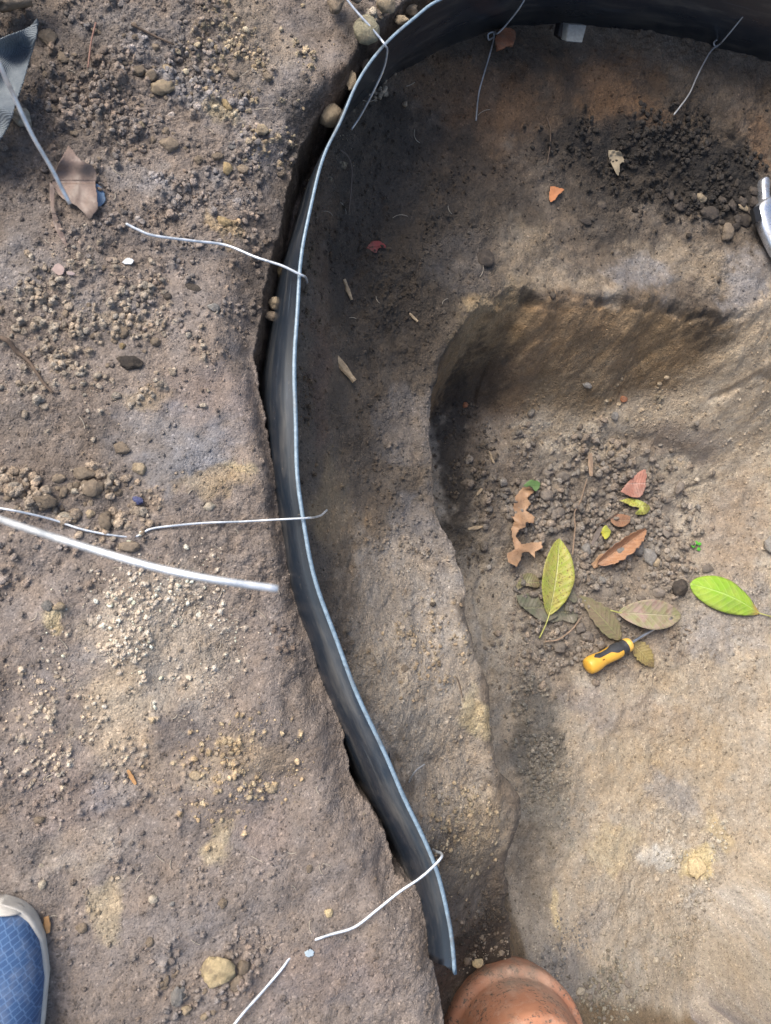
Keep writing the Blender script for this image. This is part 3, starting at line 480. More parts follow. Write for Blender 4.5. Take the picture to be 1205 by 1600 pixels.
KM = {'brown': stone_mat('brown_clod', (.235, .185, .135)), 'tan': stone_mat('tan_stone', (.42, .33, .22)), 'grey': stone_mat('grey_stone', (.24, .225, .205), .75), 'pale': stone_mat('pale_stone', (.52, .45, .35)), 'dark': stone_mat('dark_clod', (.065, .054, .046)),
      'ochre': stone_mat('ochre_stone', (.38, .28, .15)), 'yellow': stone_mat('yellow_stone', (.58, .46, .27)), 'brick': stone_mat('brick_chip', (.40, .17, .09)), 'pit': stone_mat('pit_clod', (.225, .192, .160)), 'blue': stone_mat('blue_chip', (.10, .11, .22), .4), 'moss': stone_mat('mossy_stone', (.25, .225, .155))}
SV = {}
def smesh(kind, k, crag=.22):
    key = (kind, k, crag)
    if key not in SV: SV[key] = stone_mesh(k+1, crag); SV[key].materials.append(KM[kind])
    return SV[key]
def stone(px, py, sx, sy, rot, kind, name, label=None, cat=None, group=None, sink=.36, flat=.72, crag=.22, up=0.0):
    m = mpp(px, py); p = hit(px, py); a, b_ = sx*m/2, sy*m/2; h = min(a, b_)*flat
    if label is None: me = smesh(kind, random.randrange(6), crag)
    else: me = stone_mesh(random.random()*90, crag); me.materials.append(KM[kind])
    o = bpy.data.objects.new(name, me); COL.objects.link(o)
    o.location = (p.x, p.y, p.z+h*(1-2*sink)+up); o.scale = (a, b_, h); o.rotation_euler = ((random.random()-.5)*.3, (random.random()-.5)*.3, R(-rot))
    return tag(o, label, cat or name.split('_')[-1], group) if label else o
T = 'tan'; B_ = 'brown'; G_ = 'grey'
NST = [(255, 140, 44, 25, -25, T, 'stone', 'long tan stone lying in the loose soil of the upper left'), (217, 112, 25, 19, 10, B_, 'clod', 'tan brown clod just left of the long tan stone'), (236, 119, 20, 19, 0, B_, 'clod', 'rounded clod touching the left clod of a pair above the long tan stone'), (262, 108, 20, 15, 0, T, 'stone', 'small tan stone right above the long tan stone'),
 (408, 203, 25, 20, 0, T, 'stone', 'light tan stone near the dark gap right of the upper soil'), (265, 228, 34, 26, 10, B_, 'clod', 'large brown clod below the long tan stone'), (354, 165, 22, 14, 35, 'ochre', 'stone', 'ochre yellow stone in the upper soil right of the long tan stone'), (33, 186, 38, 32, 15, 'pale', 'stone', 'pale cream stone under the blurred wire beside the grey cloth'),
 (75, 60, 30, 28, 0, B_, 'clod', 'brown clod right of the folded grey cloth'), (102, 90, 28, 20, 0, B_, 'clod', 'flattened brown clod below right of the grey cloth corner'), (568, 62, 42, 46, 0, 'moss', 'stone', 'round mossy grey stone wedged behind the band at the top'), (508, 197, 38, 42, 0, 'tan', 'stone', 'round pale stone wedged in the gap left of the band'),
 (545, 137, 16, 34, 8, 'tan', 'stone', 'upright tan stone standing close behind the band'), (566, 112, 14, 22, 15, B_, 'stone', 'slim stone squeezed against the band below the mossy stone'), (520, 15, 30, 44, 10, B_, 'clod', 'large brown clod left of the wire at the top edge'), (552, 10, 24, 20, 0, 'pit', 'clod', 'greyish clod beside the top wire at the photo edge'), (598, 22, 40, 30, -10, T, 'clod', 'crumbly tan clod between the top wire and the band'), (640, 16, 26, 22, 0, B_, 'clod', 'brown clod against the band at the very top'), (622, 44, 24, 18, 0, T, 'clod', 'tan clod touching the band right of the mossy stone'),
 (427, 480, 22, 24, 0, T, 'stone', 'upper stone of a pair caught in the gap beside the blue lit band'), (420, 500, 26, 20, 20, B_, 'stone', 'lower stone of a pair caught in the gap beside the blue lit band'), (437, 432, 18, 26, 0, 'ochre', 'stone', 'ochre stone in the gap under the hooked silver wire'), (362, 228, 22, 14, 0, 'grey', 'stone', 'flat blue grey stone right of the large brown clod'), (355, 264, 18, 20, 0, 'ochre', 'stone', 'ochre brown stone above the pointed end of the silver wire'), (380, 266, 18, 18, 0, B_, 'clod', 'brown clod right of the ochre brown stone near the wire'), (351, 349, 26, 18, 10, 'ochre', 'stone', 'ochre clay lump just above the silver wire'),
 (205, 567, 42, 25, 8, 'dark', 'clod', 'dark grey oval clod alone on the left soil'), (334, 481, 24, 16, 5, G_, 'stone', 'smooth grey stone below the silver wire on the left soil'), (303, 449, 26, 14, 15, 'dark', 'stone', 'dark flat stone left of the smooth grey stone'), (262, 464, 14, 13, 0, 'dark', 'clod', 'small dark round clod left of the smooth grey stone'), (193, 521, 17, 22, 0, B_, 'clod', 'brown upright clod above the dark grey oval clod'), (243, 535, 18, 18, 0, B_, 'clod', 'brown clod above right of the dark grey oval clod'), (191, 541, 12, 13, 0, 'ochre', 'stone', 'small ochre stone directly above the dark oval clod'),
 (190, 702, 30, 24, 0, B_, 'clod', 'brown clod above the rubble heap on the left edge'), (219, 732, 25, 22, 0, T, 'stone', 'tan stone right of the rubble heap on the left edge'), (145, 765, 36, 34, 0, B_, 'clod', 'biggest brown clod of the rubble heap left of the thin wire'), (133, 740, 42, 20, 0, B_, 'clod', 'wide clod topping the rubble heap on the left edge'), (72, 783, 42, 30, 10, B_, 'clod', 'broad low clod at the left of the rubble heap'), (92, 748, 24, 18, 0, B_, 'clod', 'clod between wide clods at the top of the rubble heap'), (117, 768, 16, 12, 0, 'pale', 'stone', 'small pale stone in the middle of the rubble heap'), (142, 803, 18, 16, 0, T, 'stone', 'tan stone in the rubble heap just above the thin wire'), (102, 808, 26, 20, 0, 'pale', 'stone', 'pale crumbly stone under the thin wire on the rubble heap'), (164, 813, 24, 36, 0, B_, 'clod', 'tall brown clod at the right foot of the rubble heap'), (205, 855, 34, 20, 0, B_, 'clod', 'brown clod between the thin wire and the thick blurred wire'),
 (216, 783, 18, 16, 20, 'blue', 'chip', 'small dark blue violet chip on the left soil'), (327, 792, 18, 17, 0, 'pale', 'stone', 'pale stone left of the band above the thin wire'), (75, 946, 18, 19, 0, 'grey', 'pebble', 'round light grey pebble left of the pale gravel patch'), (92, 948, 18, 16, 0, T, 'pebble', 'tan pebble right beside the round light grey pebble'),
 (341, 1516, 60, 52, 10, 'yellow', 'stone', 'large pale yellow stone with chalky top at the bottom left'), (380, 1510, 24, 26, 0, 'brown', 'clod', 'dark brown clod tucked right behind the large pale yellow stone'), (277, 1556, 25, 32, 20, G_, 'stone', 'angular grey stone below left of the large pale yellow stone'), (290, 1577, 19, 18, 0, T, 'stone', 'tan stone just below the angular grey stone'), (372, 1537, 30, 26, 0, 'brown', 'clod', 'flat brown clod below right of the large pale yellow stone'), (320, 1588, 15, 13, 0, T, 'pebble', 'small tan pebble at the bottom below the large yellow stone'), (239, 1405, 15, 16, 0, 'pale', 'pebble', 'round cream pebble right of the shoe toe'), (269, 1412, 9, 10, 0, G_, 'pebble', 'tiny grey pebble right of the round cream pebble'), (348, 1411, 15, 18, 0, B_, 'clod', 'brown clod left of the small cream stone near the wire'),
 (66, 1382, 12, 17, 15, 'pale', 'pebble', 'oblong cream pebble above the shoe toe'), (64, 1353, 10, 8, 0, 'pale', 'pebble', 'flat cream pebble above the oblong cream pebble'), (128, 1450, 20, 18, 0, B_, 'clod', 'brown clod right of the shoe'), (513, 1426, 17, 16, 0, 'yellow', 'stone', 'small pale yellow stone above the looped wire'), (424, 1232, 22, 16, -15, T, 'stone', 'crumbly tan stone left of the lower band'), (306, 1212, 24, 16, 0, T, 'clod', 'tan clod right of the orange wood splinter'), (234, 1471, 14, 15, 0, B_, 'pebble', 'small brown pebble above the angular grey stone'),
 (483, 951, 22, 32, -10, 'dark', 'clod', 'dark clod leaning on the outside of the band near the thick wire end'), (556, 1155, 10, 12, 0, 'pale', 'pebble', 'tiny white pebble against the outside of the lower band'), (615, 1281, 10, 12, 0, T, 'pebble', 'tiny tan pebble against the outside of the band above the wire loop'), (61, 1281, 18, 14, 0, B_, 'clod', 'brown clod at the left above the shoe'), (483, 1357, 10, 16, 10, B_, 'pebble', 'slim brown pebble on the bank right of the left soil'),
 (758, 405, 38, 34, 20, 'dark', 'clod', 'large dark flat clod in the dark soil above the tan wall'), (1093, 311, 22, 18, 10, T, 'stone', 'tan stone among the dark clods near the metal tool'), (1135, 362, 24, 34, 20, 'brown', 'clod', 'angular brown clod below left of the metal tool'), (1160, 322, 26, 20, 25, T, 'stone', 'tan flat stone touching the left side of the metal tool'), (1164, 345, 30, 26, 0, 'dark', 'clod', 'dark clod between the tan flat stone and the metal tool'), (1108, 336, 42, 24, 10, 'dark', 'clod', 'broad dark clod left of the metal tool'), (1060, 325, 26, 20, 0, 'dark', 'clod', 'dark clod left of the broad dark clod'), (940, 320, 22, 14, -10, 'dark', 'clod', 'dark flat clod right of the orange leaf scrap'), (915, 346, 26, 12, 0, 'dark', 'clod', 'flat dark clod on the grey soil of the ledge'), (1122, 439, 9, 10, 0, 'dark', 'chip', 'black charcoal chip on the pale ledge'), (863, 462, 12, 14, 0, 'dark', 'chip', 'black chip set in the rim above the tan wall'), (716, 630, 1, 1, 0, 'dark', None, ''),
 (727, 633, 12, 11, 10, 'brick', 'chip', 'small orange brick chip on the dark floor under the ledge'), (960, 650, 13, 14, 0, G_, 'pebble', 'round grey pebble in the middle of the upper pit floor'), (974, 624, 13, 12, 0, 'brick', 'pebble', 'dull red pebble above the round grey pebble'), (917, 602, 18, 12, 20, G_, 'stone', 'blue green grey stone on the upper pit floor'), (1041, 590, 10, 9, 0, T, 'pebble', 'tan pebble at the top of a little cluster on the upper pit floor'), (1030, 600, 9, 8, 0, T, 'pebble', 'tan pebble at the left of a little cluster on the upper pit floor'),
 (853, 774, 25, 22, 0, 'pit', 'stone', 'round dark grey stone right of the dead oak leaf'), (877, 744, 26, 22, 20, 'pit', 'stone', 'grey brown stone above the round dark grey stone'), (855, 738, 20, 17, 0, 'pit', 'stone', 'grey stone left of the pair of stones over the oak leaf'), (872, 801, 24, 18, 0, 'pit', 'stone', 'grey stone right below the round dark grey stone'), (966, 860, 31, 28, -10, G_, 'stone', 'largest rounded grey stone below the folded brown leaf'), (993, 857, 26, 26, 0, G_, 'stone', 'second grey stone right of the largest rounded one'), (1012, 869, 25, 28, 15, G_, 'stone', 'third grey stone in the row below the folded brown leaf'), (1025, 880, 14, 16, 0, T, 'stone', 'small tan stone ending the row of grey stones'), (915, 858, 18, 22, 0, G_, 'stone', 'grey stone right of the spotted yellow green leaf'), (940, 907, 15, 15, 0, G_, 'pebble', 'lone grey pebble above the olive leaf'),
 (1059, 919, 30, 30, 0, 'dark', 'clod', 'dark round clod at the tip of the bright green leaf'), (1028, 926, 24, 17, 10, 'pit', 'clod', 'brown clod left of the dark round clod'), (1000, 935, 16, 12, 0, 'pit', 'clod', 'brown clod above the pinkish leaf'), (1042, 830, 28, 18, 0, 'pit', 'clod', 'flat brown clod right of the folded brown leaf'), (1060, 762, 18, 26, 20, 'pit', 'stone', 'angular stone right of the reddish leaf'), (1105, 888, 20, 18, 0, 'pit', 'clod', 'flat clod above the bright green leaf'), (1201, 852, 22, 30, 10, G_, 'stone', 'grey stone at the right edge of the photo'), (873, 1011, 22, 26, 15, 'pit', 'stone', 'angular grey stone left of the yellow screwdriver handle'), (905, 981, 22, 18, 0, 'pit', 'stone', 'grey stone above the screwdriver handle'), (916, 994, 26, 20, 0, 'pit', 'clod', 'brown clod touching the black grip of the screwdriver'), (938, 1008, 20, 15, 0, 'pit', 'clod', 'brown clod lying against the screwdriver grip'), (1088, 1354, 40, 34, 20, 'yellow', 'stone', 'pale yellow flat stone embedded in the bright pit floor'), (1089, 750, 12, 9, 0, 'pale', 'chip', 'white chip on the floor right of the gravel'),
 (723, 1048+2, 1, 1, 0, 'dark', None, ''), (632, 1046, 16, 16, 0, 'brown', 'chip', 'flat tan chip on the middle of the ledge'), (676, 944, 12, 10, 0, 'dark', 'clod', 'dark clod near the crumbling right edge of the ledge'), (1025, 1500, 12, 12, 0, 'pale', 'pebble', 'cream pebble on the floor above right of the clay pot'), (906, 1548, 18, 14, 0, 'pale', 'stone', 'pale stone right beside the clay pot'), (783, 1488, 12, 11, 0, 'brown', 'clod', 'small greyish clod above the clay pot'), (729, 1500, 12, 16, 0, 'brown', 'pebble', 'brown pebble between the band end and the nut shell')]
for (px, py, sx, sy, rot, kind, nm, lab) in NST:
    if nm is None: continue
    big = sx > 30
    fl = .35 if 'flat' in lab or 'embedded' in lab else .8
    stone(px, py, sx, sy, rot, kind, nm if nm != 'clod' else 'soil_clod', lab, nm, crag=.10 if 'round' in lab or 'pebble' in nm else (.28 if kind == 'yellow' and sx > 36 else .18), flat=fl, up=.02 if (px, py) in ((508, 197), (483, 951)) else (.012 if 400 < px < 640 and py < 510 and px > 415 else 0))
p = hit(745, 1502)
nut = stone(745, 1502, 20, 18, 10, 'yellow', 'nut_shell', 'round tan nut shell with a crack above the clay pot', 'nut', crag=.03, flat=.9)

ZC = [(920, 800, 130, 90, 95, 6, 17, 'pit', 'small grey brown clod in the gravel heap on the pit floor', 'clods of the gravel heap on the pit floor'), (1000, 880, 80, 70, 30, 6, 14, 'pit', 'small grey brown clod in the gravel heap on the pit floor', 'clods of the gravel heap on the pit floor'), (880, 990, 80, 50, 28, 6, 14, 'pit', 'small grey clod in the loose soil around the screwdriver', 'clods around the screwdriver'),
      (240, 150, 190, 120, 46, 6, 16, 'brown', 'small brown clod loose on the upper left ground', 'clods loose on the upper left ground'), (100, 780, 90, 35, 26, 8, 18, 'brown', 'small brown clod in the rubble heap at the left edge', 'clods of the rubble heap'), (130, 500, 130, 100, 22, 6, 13, 'brown', 'small brown clod on the left ground above the rubble heap', 'clods above the rubble heap'), (320, 1540, 70, 45, 14, 5, 12, 'brown', 'small brown clod beside the large pale yellow stone', 'clods beside the pale yellow stone'),
      (1110, 320, 80, 45, 26, 7, 18, 'dark', 'small dark clod in the humus heap left of the metal tool', 'clods of the dark humus heap'), (770, 1475, 50, 25, 12, 5, 10, 'brown', 'small clod in the dark grit above the clay pot', 'clods above the clay pot'), (950, 1555, 40, 40, 16, 6, 14, 'pit', 'small grey clod on the floor right of the clay pot', 'clods right of the clay pot')]
MARKS = [(863, 900, 'spotted yellow green leaf'), (1130, 935, 'bright green leaf'), (1005, 962, 'pinkish leaf'), (965, 855, 'folded copper leaf'), (950, 1025, 'screwdriver handle'), (815, 830, 'dead oak leaf'), (990, 755, 'reddish pointed leaf'), (893, 820, 'long thin twig'), (1000, 793, 'crumpled yellow green leaf'), (1003, 1027, 'curled yellow brown leaf'), (918, 728, 'upright brown stick'), (930, 965, 'olive leaf'), (967, 813, 'orange brown leaf piece'), (855, 955, 'grey green leaves'),
         (255, 140, 'long tan stone'), (33, 186, 'pale cream stone'), (120, 285, 'large mauve leaf'), (408, 203, 'light tan stone'), (354, 165, 'ochre yellow stone'), (265, 228, 'large brown clod'), (30, 110, 'grey woven cloth'), (205, 567, 'dark grey oval clod'), (40, 570, 'dark bent twig'), (91, 421, 'pinkish leaf scraps'), (320, 386, 'hooked silver wire'), (145, 765, 'biggest rubble clod'), (216, 783, 'dark blue chip'), (117, 768, 'small pale rubble stone'), (219, 732, 'tan stone beside the rubble'), (341, 1516, 'large pale yellow stone'), (277, 1556, 'angular grey stone'),
         (1190, 340, 'metal hammer head'), (1093, 311, 'tan stone in the humus'), (962, 250, 'pale torn leaf scrap'), (1108, 336, 'broad dark clod'), (745, 1502, 'round nut shell'), (806, 1560, 'clay pot'), (708, 1500, 'lower end of the band'), (906, 1548, 'pale stone by the pot'), (853, 774, 'round dark grey stone'), (1059, 919, 'dark round clod'), (1060, 762, 'angular stone'), (1042, 830, 'flat brown clod'), (966, 860, 'largest rounded grey stone')]
USED = set()
def clod_label(x, y, size, kind):
    cw = {'pit': 'grey brown', 'brown': 'brown', 'dark': 'dark'}[kind]; sw = 'tiny' if size < 8 else ('small' if size < 12 else 'mid sized')
    ms = sorted(MARKS, key=lambda m_: (m_[0]-x)**2+(m_[1]-y)**2)[:4]
    def dirw(m_):
        dx, dy = x-m_[0], y-m_[1]; a = math.degrees(math.atan2(-dy, dx)) % 360
        return ['right of', 'above right of', 'above', 'above left of', 'left of', 'below left of', 'below', 'below right of'][int((a+22.5)//45) % 8]
    for i, m_ in enumerate(ms):
        D_ = math.hypot(x-m_[0], y-m_[1])
        if D_ > 150: continue
        near = 'close ' if D_ < 35 else ('' if D_ < 75 else 'well '); t_ = f'{sw} {cw} clod {near}{dirw(m_)} the {m_[2]}'
        if t_ not in USED: USED.add(t_); return t_
    for i in range(3):
        for j in range(i+1, 4):
            t_ = f'{sw} {cw} clod {dirw(ms[i])} the {ms[i][2]}, {dirw(ms[j])} the {ms[j][2]}'
            if t_ not in USED and len(t_.split()) <= 16: USED.add(t_); return t_
for (px, py, rx, ry, n, lo, hi, kind, lab, grp) in ZC:
    for k in range(n):
        a = random.random()*6.28; r = math.sqrt(random.random()); s_ = lo+(hi-lo)*random.random()**2
        qx, qy = px+math.cos(a)*r*rx, py+math.sin(a)*r*ry
        o = stone(qx, qy, s_*(1+.5*random.random()), s_, random.random()*180, kind, 'soil_clod', crag=.22); tag(o, clod_label(qx, qy, s_, kind) or lab, 'clod', grp)

# ------------------------------------------------------------------ leaves
def leaf_mat(name, base, second, spot=None, vein=None, spotamt=.6, nscale=45, rough=.5, spots=260, tipc=None):
    m, t, b = newmat(name); g = NT(t); uv = g.n('ShaderNodeUVMap', uv_map='UVMap').outputs[0]; co = g.coord(); sx = g.n('ShaderNodeSeparateXYZ', ins={0: uv})
    u_, v_ = sx.outputs[0], g.math('ABSOLUTE', sx.outputs[1])
    cc = g.mix(g.ramp(g.noise(co, nscale, 5, .65), [(.4, 0), (.6, 1)]), base, second)
    if tipc: cc = g.mix(g.ramp(g.math('ADD', u_, g.math('MULTIPLY', g.noise(co, 70, 3), .25)), [(.16, 1), (.32, 0)]), cc, tipc)
    cc = g.mix(g.math('MULTIPLY', g.ramp(g.noise(co, 26, 6, .75), [(.48, 0), (.68, 1)]), .38), cc, (.19, .155, .115))
    if spot: cc = g.mix(g.math('MULTIPLY', g.ramp(g.noise(co, spots, 3, .7), [(.56, 0), (.62, 1)]), spotamt), cc, spot)
    lat = g.math('SINE', g.math('MULTIPLY', g.math('SUBTRACT', u_, g.math('MULTIPLY', v_, .16)), 62.0)); latm = g.ramp(lat, [(.90, 0), (.99, .5)]); mid = g.ramp(v_, [(.02, 1), (.06, 0)])
    if vein: cc = g.mix(g.math('MAXIMUM', latm, mid), cc, vein)
    g.link(cc, b.inputs['Base Color']); b.inputs['Roughness'].default_value = rough; b.inputs['Specular IOR Level'].default_value = .4
    g.link(g.bump(g.math('ADD', g.math('MULTIPLY', lat, .4 if vein else .04), g.math('ADD', g.math('MULTIPLY', mid, -1.5), g.noise(co, 200, 4))), .0006, .8), b.inputs['Normal']); return m
def leaf(base, tip, wpx, mat, label, name='leaf', cat='leaf', stalk=None, curl=.15, arch=.10, lift=.005, shape=(.55, 1.0), bend=0.0, jag=0.0, liftt=None):
    b0 = hit(*base); t0 = hit(*tip); dv = t0-b0; L = dv.length; D = dv.normalized(); up = Vector((0, 0, 1)); Sd = D.cross(up).normalized(); up = Sd.cross(D).normalized()
    m_ = mpp(*base); W = wpx*m_/2; root = None; nu, nv = 34, 12; Vs = []; UV = []
    liftt = lift if liftt is None else liftt
    for i in range(nu+1):
        u_ = i/nu; ww = W*(math.sin(math.pi*u_**shape[0])**shape[1])*(1+jag*math.sin(u_*40)*.5+jag*(random.random()-.5)) if 0 < u_ < 1 else W*.015
        for j in range(nv+1):
            v_ = -1+2*j/nv
            p = b0+D*(u_*L)+Sd*(v_*ww+bend*L*math.sin(math.pi*u_)); h = lift*(1-u_)+liftt*u_+arch*L*math.sin(math.pi*u_)+curl*ww*abs(v_)**1.6+.02*W*math.sin(u_*22+v_*3)*abs(v_)
            z = max(p.z+h, float(hz(p.x, p.y))+.0012); Vs.append((p.x, p.y, z)); UV.append((u_, v_))
    bm = bmesh.new(); vs = [bm.verts.new(v) for v in Vs]; l_ = bm.loops.layers.uv.new('UVMap'); n1 = nv+1
    for i in range(nu):
        for j in range(nv):
            q_ = [i*n1+j, (i+1)*n1+j, (i+1)*n1+j+1, i*n1+j+1]; f = bm.faces.new([vs[k] for k in q_])
            for lo_, k in zip(f.loops, q_): lo_[l_].uv = UV[k]
    if stalk:
        e = empty(name, b0); o = bmobj('leaf_blade', bm, mat, e); o.matrix_parent_inverse = Matrix.Translation(-b0)
        s0 = Vector(Vs[nv//2+n1]); s1 = hit(*stalk); sk = tube_obj('leaf_stalk', [s0+D*.006, s0-D*.002+Vector((0, 0, .0005)), (s0+s1)/2+Vector((0, 0, .004)), s1+Vector((0, 0, .002))], [.0007, .001, .001, .0013], M_stalk, e); sk.matrix_parent_inverse = Matrix.Translation(-b0); root = e
    else: o = bmobj(name, bm, mat); root = o
    sd_ = o.modifiers.new('thickness', 'SOLIDIFY'); sd_.thickness = .0004
    return tag(root, label, cat)
M_stalk = plain('stalk', (.42, .42, .12), .5)
def inpoly(x, y, P):
    ins = False; n = len(P)
    for i in range(n):
        a, b_ = P[i], P[(i+1) % n]
        if (a[1] > y) != (b_[1] > y) and x < (b_[0]-a[0])*(y-a[1])/(b_[1]-a[1])+a[0]: ins = not ins
    return ins
def flake(poly, mat, label, name='leaf', cat='leaf', sharp=False, lift=.003, amp=.003, thick=.0004, step=1.3, freq=60, zabs=None, tilt=(0, 0), parent=None, rnd=.8):
    P = np.array(poly, float); P = P if sharp else catmull(list(P)+[P[0]], 5)[:-1]; P = P+rng.normal(0, rnd*.35, P.shape)
    x0, y0 = P.min(0); x1, y1 = P.max(0); cxp, cyp = P.mean(0); c0 = hit(cxp, cyp); bm = bmesh.new(); l_ = bm.loops.layers.uv.new('UVMap'); vd = {}
    base = c0.z if zabs is None else zabs; mm = mpp(cxp, cyp)
    def vert(i, j):
        if (i, j) not in vd:
            px, py = x0+i*step, y0+j*step
            w_ = at(px, py, base); h = lift+amp*mnoise.noise(Vector((w_[0]*freq, w_[1]*freq, base*9)))+tilt[0]*(px-cxp)*mm-tilt[1]*(py-cyp)*mm
            z = base+h
            if zabs is None: z = max(z, float(hz(w_[0], w_[1]))+.001)
            ww_ = at(px, py, z); vd[(i, j)] = bm.verts.new((ww_[0], ww_[1], z))
        return vd[(i, j)]
    for i in range(int((x1-x0)/step)+1):
        for j in range(int((y1-y0)/step)+1):
            if inpoly(x0+(i+.5)*step, y0+(j+.5)*step, P):
                f = bm.faces.new((vert(i, j), vert(i, j+1), vert(i+1, j+1), vert(i+1, j)))
                for lo_, (a, b_) in zip(f.loops, ((i, j), (i, j+1), (i+1, j+1), (i+1, j))): lo_[l_].uv = ((x0+a*step-x0)/(x1-x0), 2*(y0+b_*step-y0)/(y1-y0)-1)
    bmesh.ops.smooth_vert(bm, verts=[v for v in bm.verts if v.is_boundary], factor=.6, use_axis_x=True, use_axis_y=True, use_axis_z=True)
    o = bmobj(name, bm, mat, parent); sd_ = o.modifiers.new('thickness', 'SOLIDIFY'); sd_.thickness = thick; sd_.offset = -1
    return tag(o, label, cat) if label else o
LM_spot = leaf_mat('spotted_leaf', (.31, .35, .06), (.38, .34, .08), (.13, .075, .035), (.40, .38, .15), .85, 60, .4, 330)
LM_green = leaf_mat('green_leaf', (.22, .38, .035), (.32, .44, .06), (.07, .12, .02), (.36, .52, .12), .25, 30, .28, 120, (.38, .26, .07))
LM_pink = leaf_mat('pinkish_leaf', (.36, .26, .21), (.27, .26, .13), (.25, .14, .11), (.42, .37, .24), .5, 40, .45, 90)
LM_olive = leaf_mat('olive_leaf', (.17, .16, .075), (.21, .16, .10), (.09, .075, .045), (.28, .27, .13), .5)
LM_grey = leaf_mat('grey_leaf', (.13, .135, .085), (.17, .15, .11), (.08, .07, .05), (.2, .19, .12), .5, rough=.4)
LM_yb = leaf_mat('yellow_brown_leaf', (.28, .22, .08), (.17, .12, .06), (.10, .06, .03), (.33, .28, .12), .6)
LM_brown = leaf_mat('brown_leaf', (.36, .19, .10), (.27, .14, .08), (.15, .08, .05), (.42, .26, .16), .5)
LM_tan = leaf_mat('tan_leaf', (.42, .26, .15), (.34, .20, .11), (.2, .11, .06), None, .5)
LM_red = leaf_mat('red_leaf', (.20, .035, .03), (.12, .03, .025), None, None)
LM_mauve = leaf_mat('mauve_brown_leaf', (.19, .135, .11), (.14, .10, .082), (.10, .07, .055), None, .5, 60)
LM_pinkr = leaf_mat('reddish_leaf', (.38, .17, .12), (.30, .17, .13), (.2, .09, .06), (.42, .25, .2), .5)
leaf((853, 962), (869, 842), 56, LM_spot, 'large yellow green leaf with brown specks standing out on the gravel heap', stalk=(842, 997), curl=.28, arch=.05, lift=.010, shape=(.98, .72))
leaf((1183, 959), (1075, 912), 52, LM_green, 'bright green leaf with a yellowed base at the right edge', stalk=(1212, 967), curl=-.25, arch=.07, lift=.006, shape=(1.25, .62), bend=.03)
leaf((958, 957), (1060, 963), 47, LM_pink, 'pinkish leaf with green edges lying over the screwdriver tip', stalk=(935, 950), curl=.22, arch=.06, lift=.014, shape=(.95, .72), liftt=.008)
leaf((967, 999), (903, 930), 36, LM_olive, 'dull olive leaf above the screwdriver handle', curl=.25, arch=.03, lift=.005, shape=(.8, .8), jag=.1)
leaf((987, 1006), (1020, 1043), 30, LM_yb, 'curled yellow brown leaf under the screwdriver collar', curl=.3, arch=.06, lift=.003, shape=(.65, .8), jag=.15)
leaf((927, 882), (1003, 828), 28, LM_brown, 'folded copper brown leaf resting on the row of grey stones', curl=.9, arch=.03, lift=.012, shape=(.8, .6), jag=.15)
flake([(806, 930), (835, 928), (850, 945), (872, 962), (850, 972), (828, 958), (812, 945)], LM_grey, 'dull grey green leaf under the left side of the spotted leaf', lift=.006)
flake([(868, 938), (895, 948), (904, 962), (898, 974), (880, 970), (862, 972), (852, 960)], LM_grey, 'dull grey green leaf under the right side of the spotted leaf', lift=.006)
flake([(808, 912), (818, 898), (832, 896), (842, 905), (842, 918), (820, 916), (806, 925)], LM_olive, 'torn olive brown leaf left of the spotted leaf', lift=.007)
flake([(886, 918), (893, 917), (903, 936), (898, 942), (888, 934)], LM_grey, 'narrow grey leaf piece right of the spotted leaf', lift=.008)
flake([(969, 768), (984, 750), (1004, 734), (1010, 738), (1009, 760), (1001, 777), (985, 776)], LM_pinkr, 'reddish brown pointed leaf at the top of the gravel heap', lift=.014, tilt=(.2, .1))
flake([(968, 782), (986, 778), (1006, 784), (1017, 794), (1008, 804), (992, 803), (999, 794), (985, 790)], LM_spot, 'crumpled yellow green leaf below the reddish pointed leaf', lift=.007, amp=.01)
flake([(950, 806), (968, 803), (984, 806), (984, 816), (972, 824), (958, 820)], LM_brown, 'orange brown leaf piece above the folded copper leaf', lift=.008)
flake([(940, 826), (948, 821), (955, 832), (947, 843), (941, 836)], leaf_mat('yellow_leaf', (.45, .40, .05), (.36, .38, .06)), 'bright yellow leaf piece left of the folded copper leaf', lift=.008)
flake([(924, 882), (938, 866), (950, 868), (940, 880), (930, 889)], LM_tan, 'tan leaf tip below the folded copper leaf', lift=.008)
OAK = [(802, 792), (806, 775), (816, 762), (828, 760), (836, 768), (824, 778), (830, 788), (822, 797), (836, 808), (834, 818), (822, 816), (822, 824), (812, 828), (806, 838), (816, 850), (828, 848), (846, 846), (848, 856), (836, 862), (836, 872), (826, 862), (816, 864), (814, 874), (808, 886), (794, 878), (792, 866), (804, 858), (800, 840), (799, 826), (804, 814), (798, 806)]
flake(OAK, LM_tan, 'dead tan oak leaf with ragged lobes at the left of the gravel heap', sharp=True, lift=.016, amp=.010, freq=45)
flake([(816, 760), (828, 750), (840, 751), (845, 757), (838, 768), (830, 761)], leaf_mat('small_green_leaf', (.09, .17, .05), (.12, .2, .07)), 'small green leaf at the top of the dead oak leaf', lift=.016)
flake([(571, 389), (580, 378), (590, 376), (600, 380), (604, 387), (592, 388), (588, 396), (578, 390)], LM_red, 'dark red leaf scrap in the dark soil right of the band', lift=.004)
flake([(860, 291), (870, 292), (882, 296), (874, 304), (866, 313), (859, 314)], plain('orange_leaf', (.40, .16, .065), .7), 'orange leaf scrap on the dark upper soil', lift=.006)
flake([(951, 235), (968, 236), (975, 247), (982, 252), (970, 256), (967, 275), (958, 262), (952, 248)], plain('pale_leaf', (.26, .21, .14), .7), 'pale torn leaf scrap above the grey ledge', lift=.006)
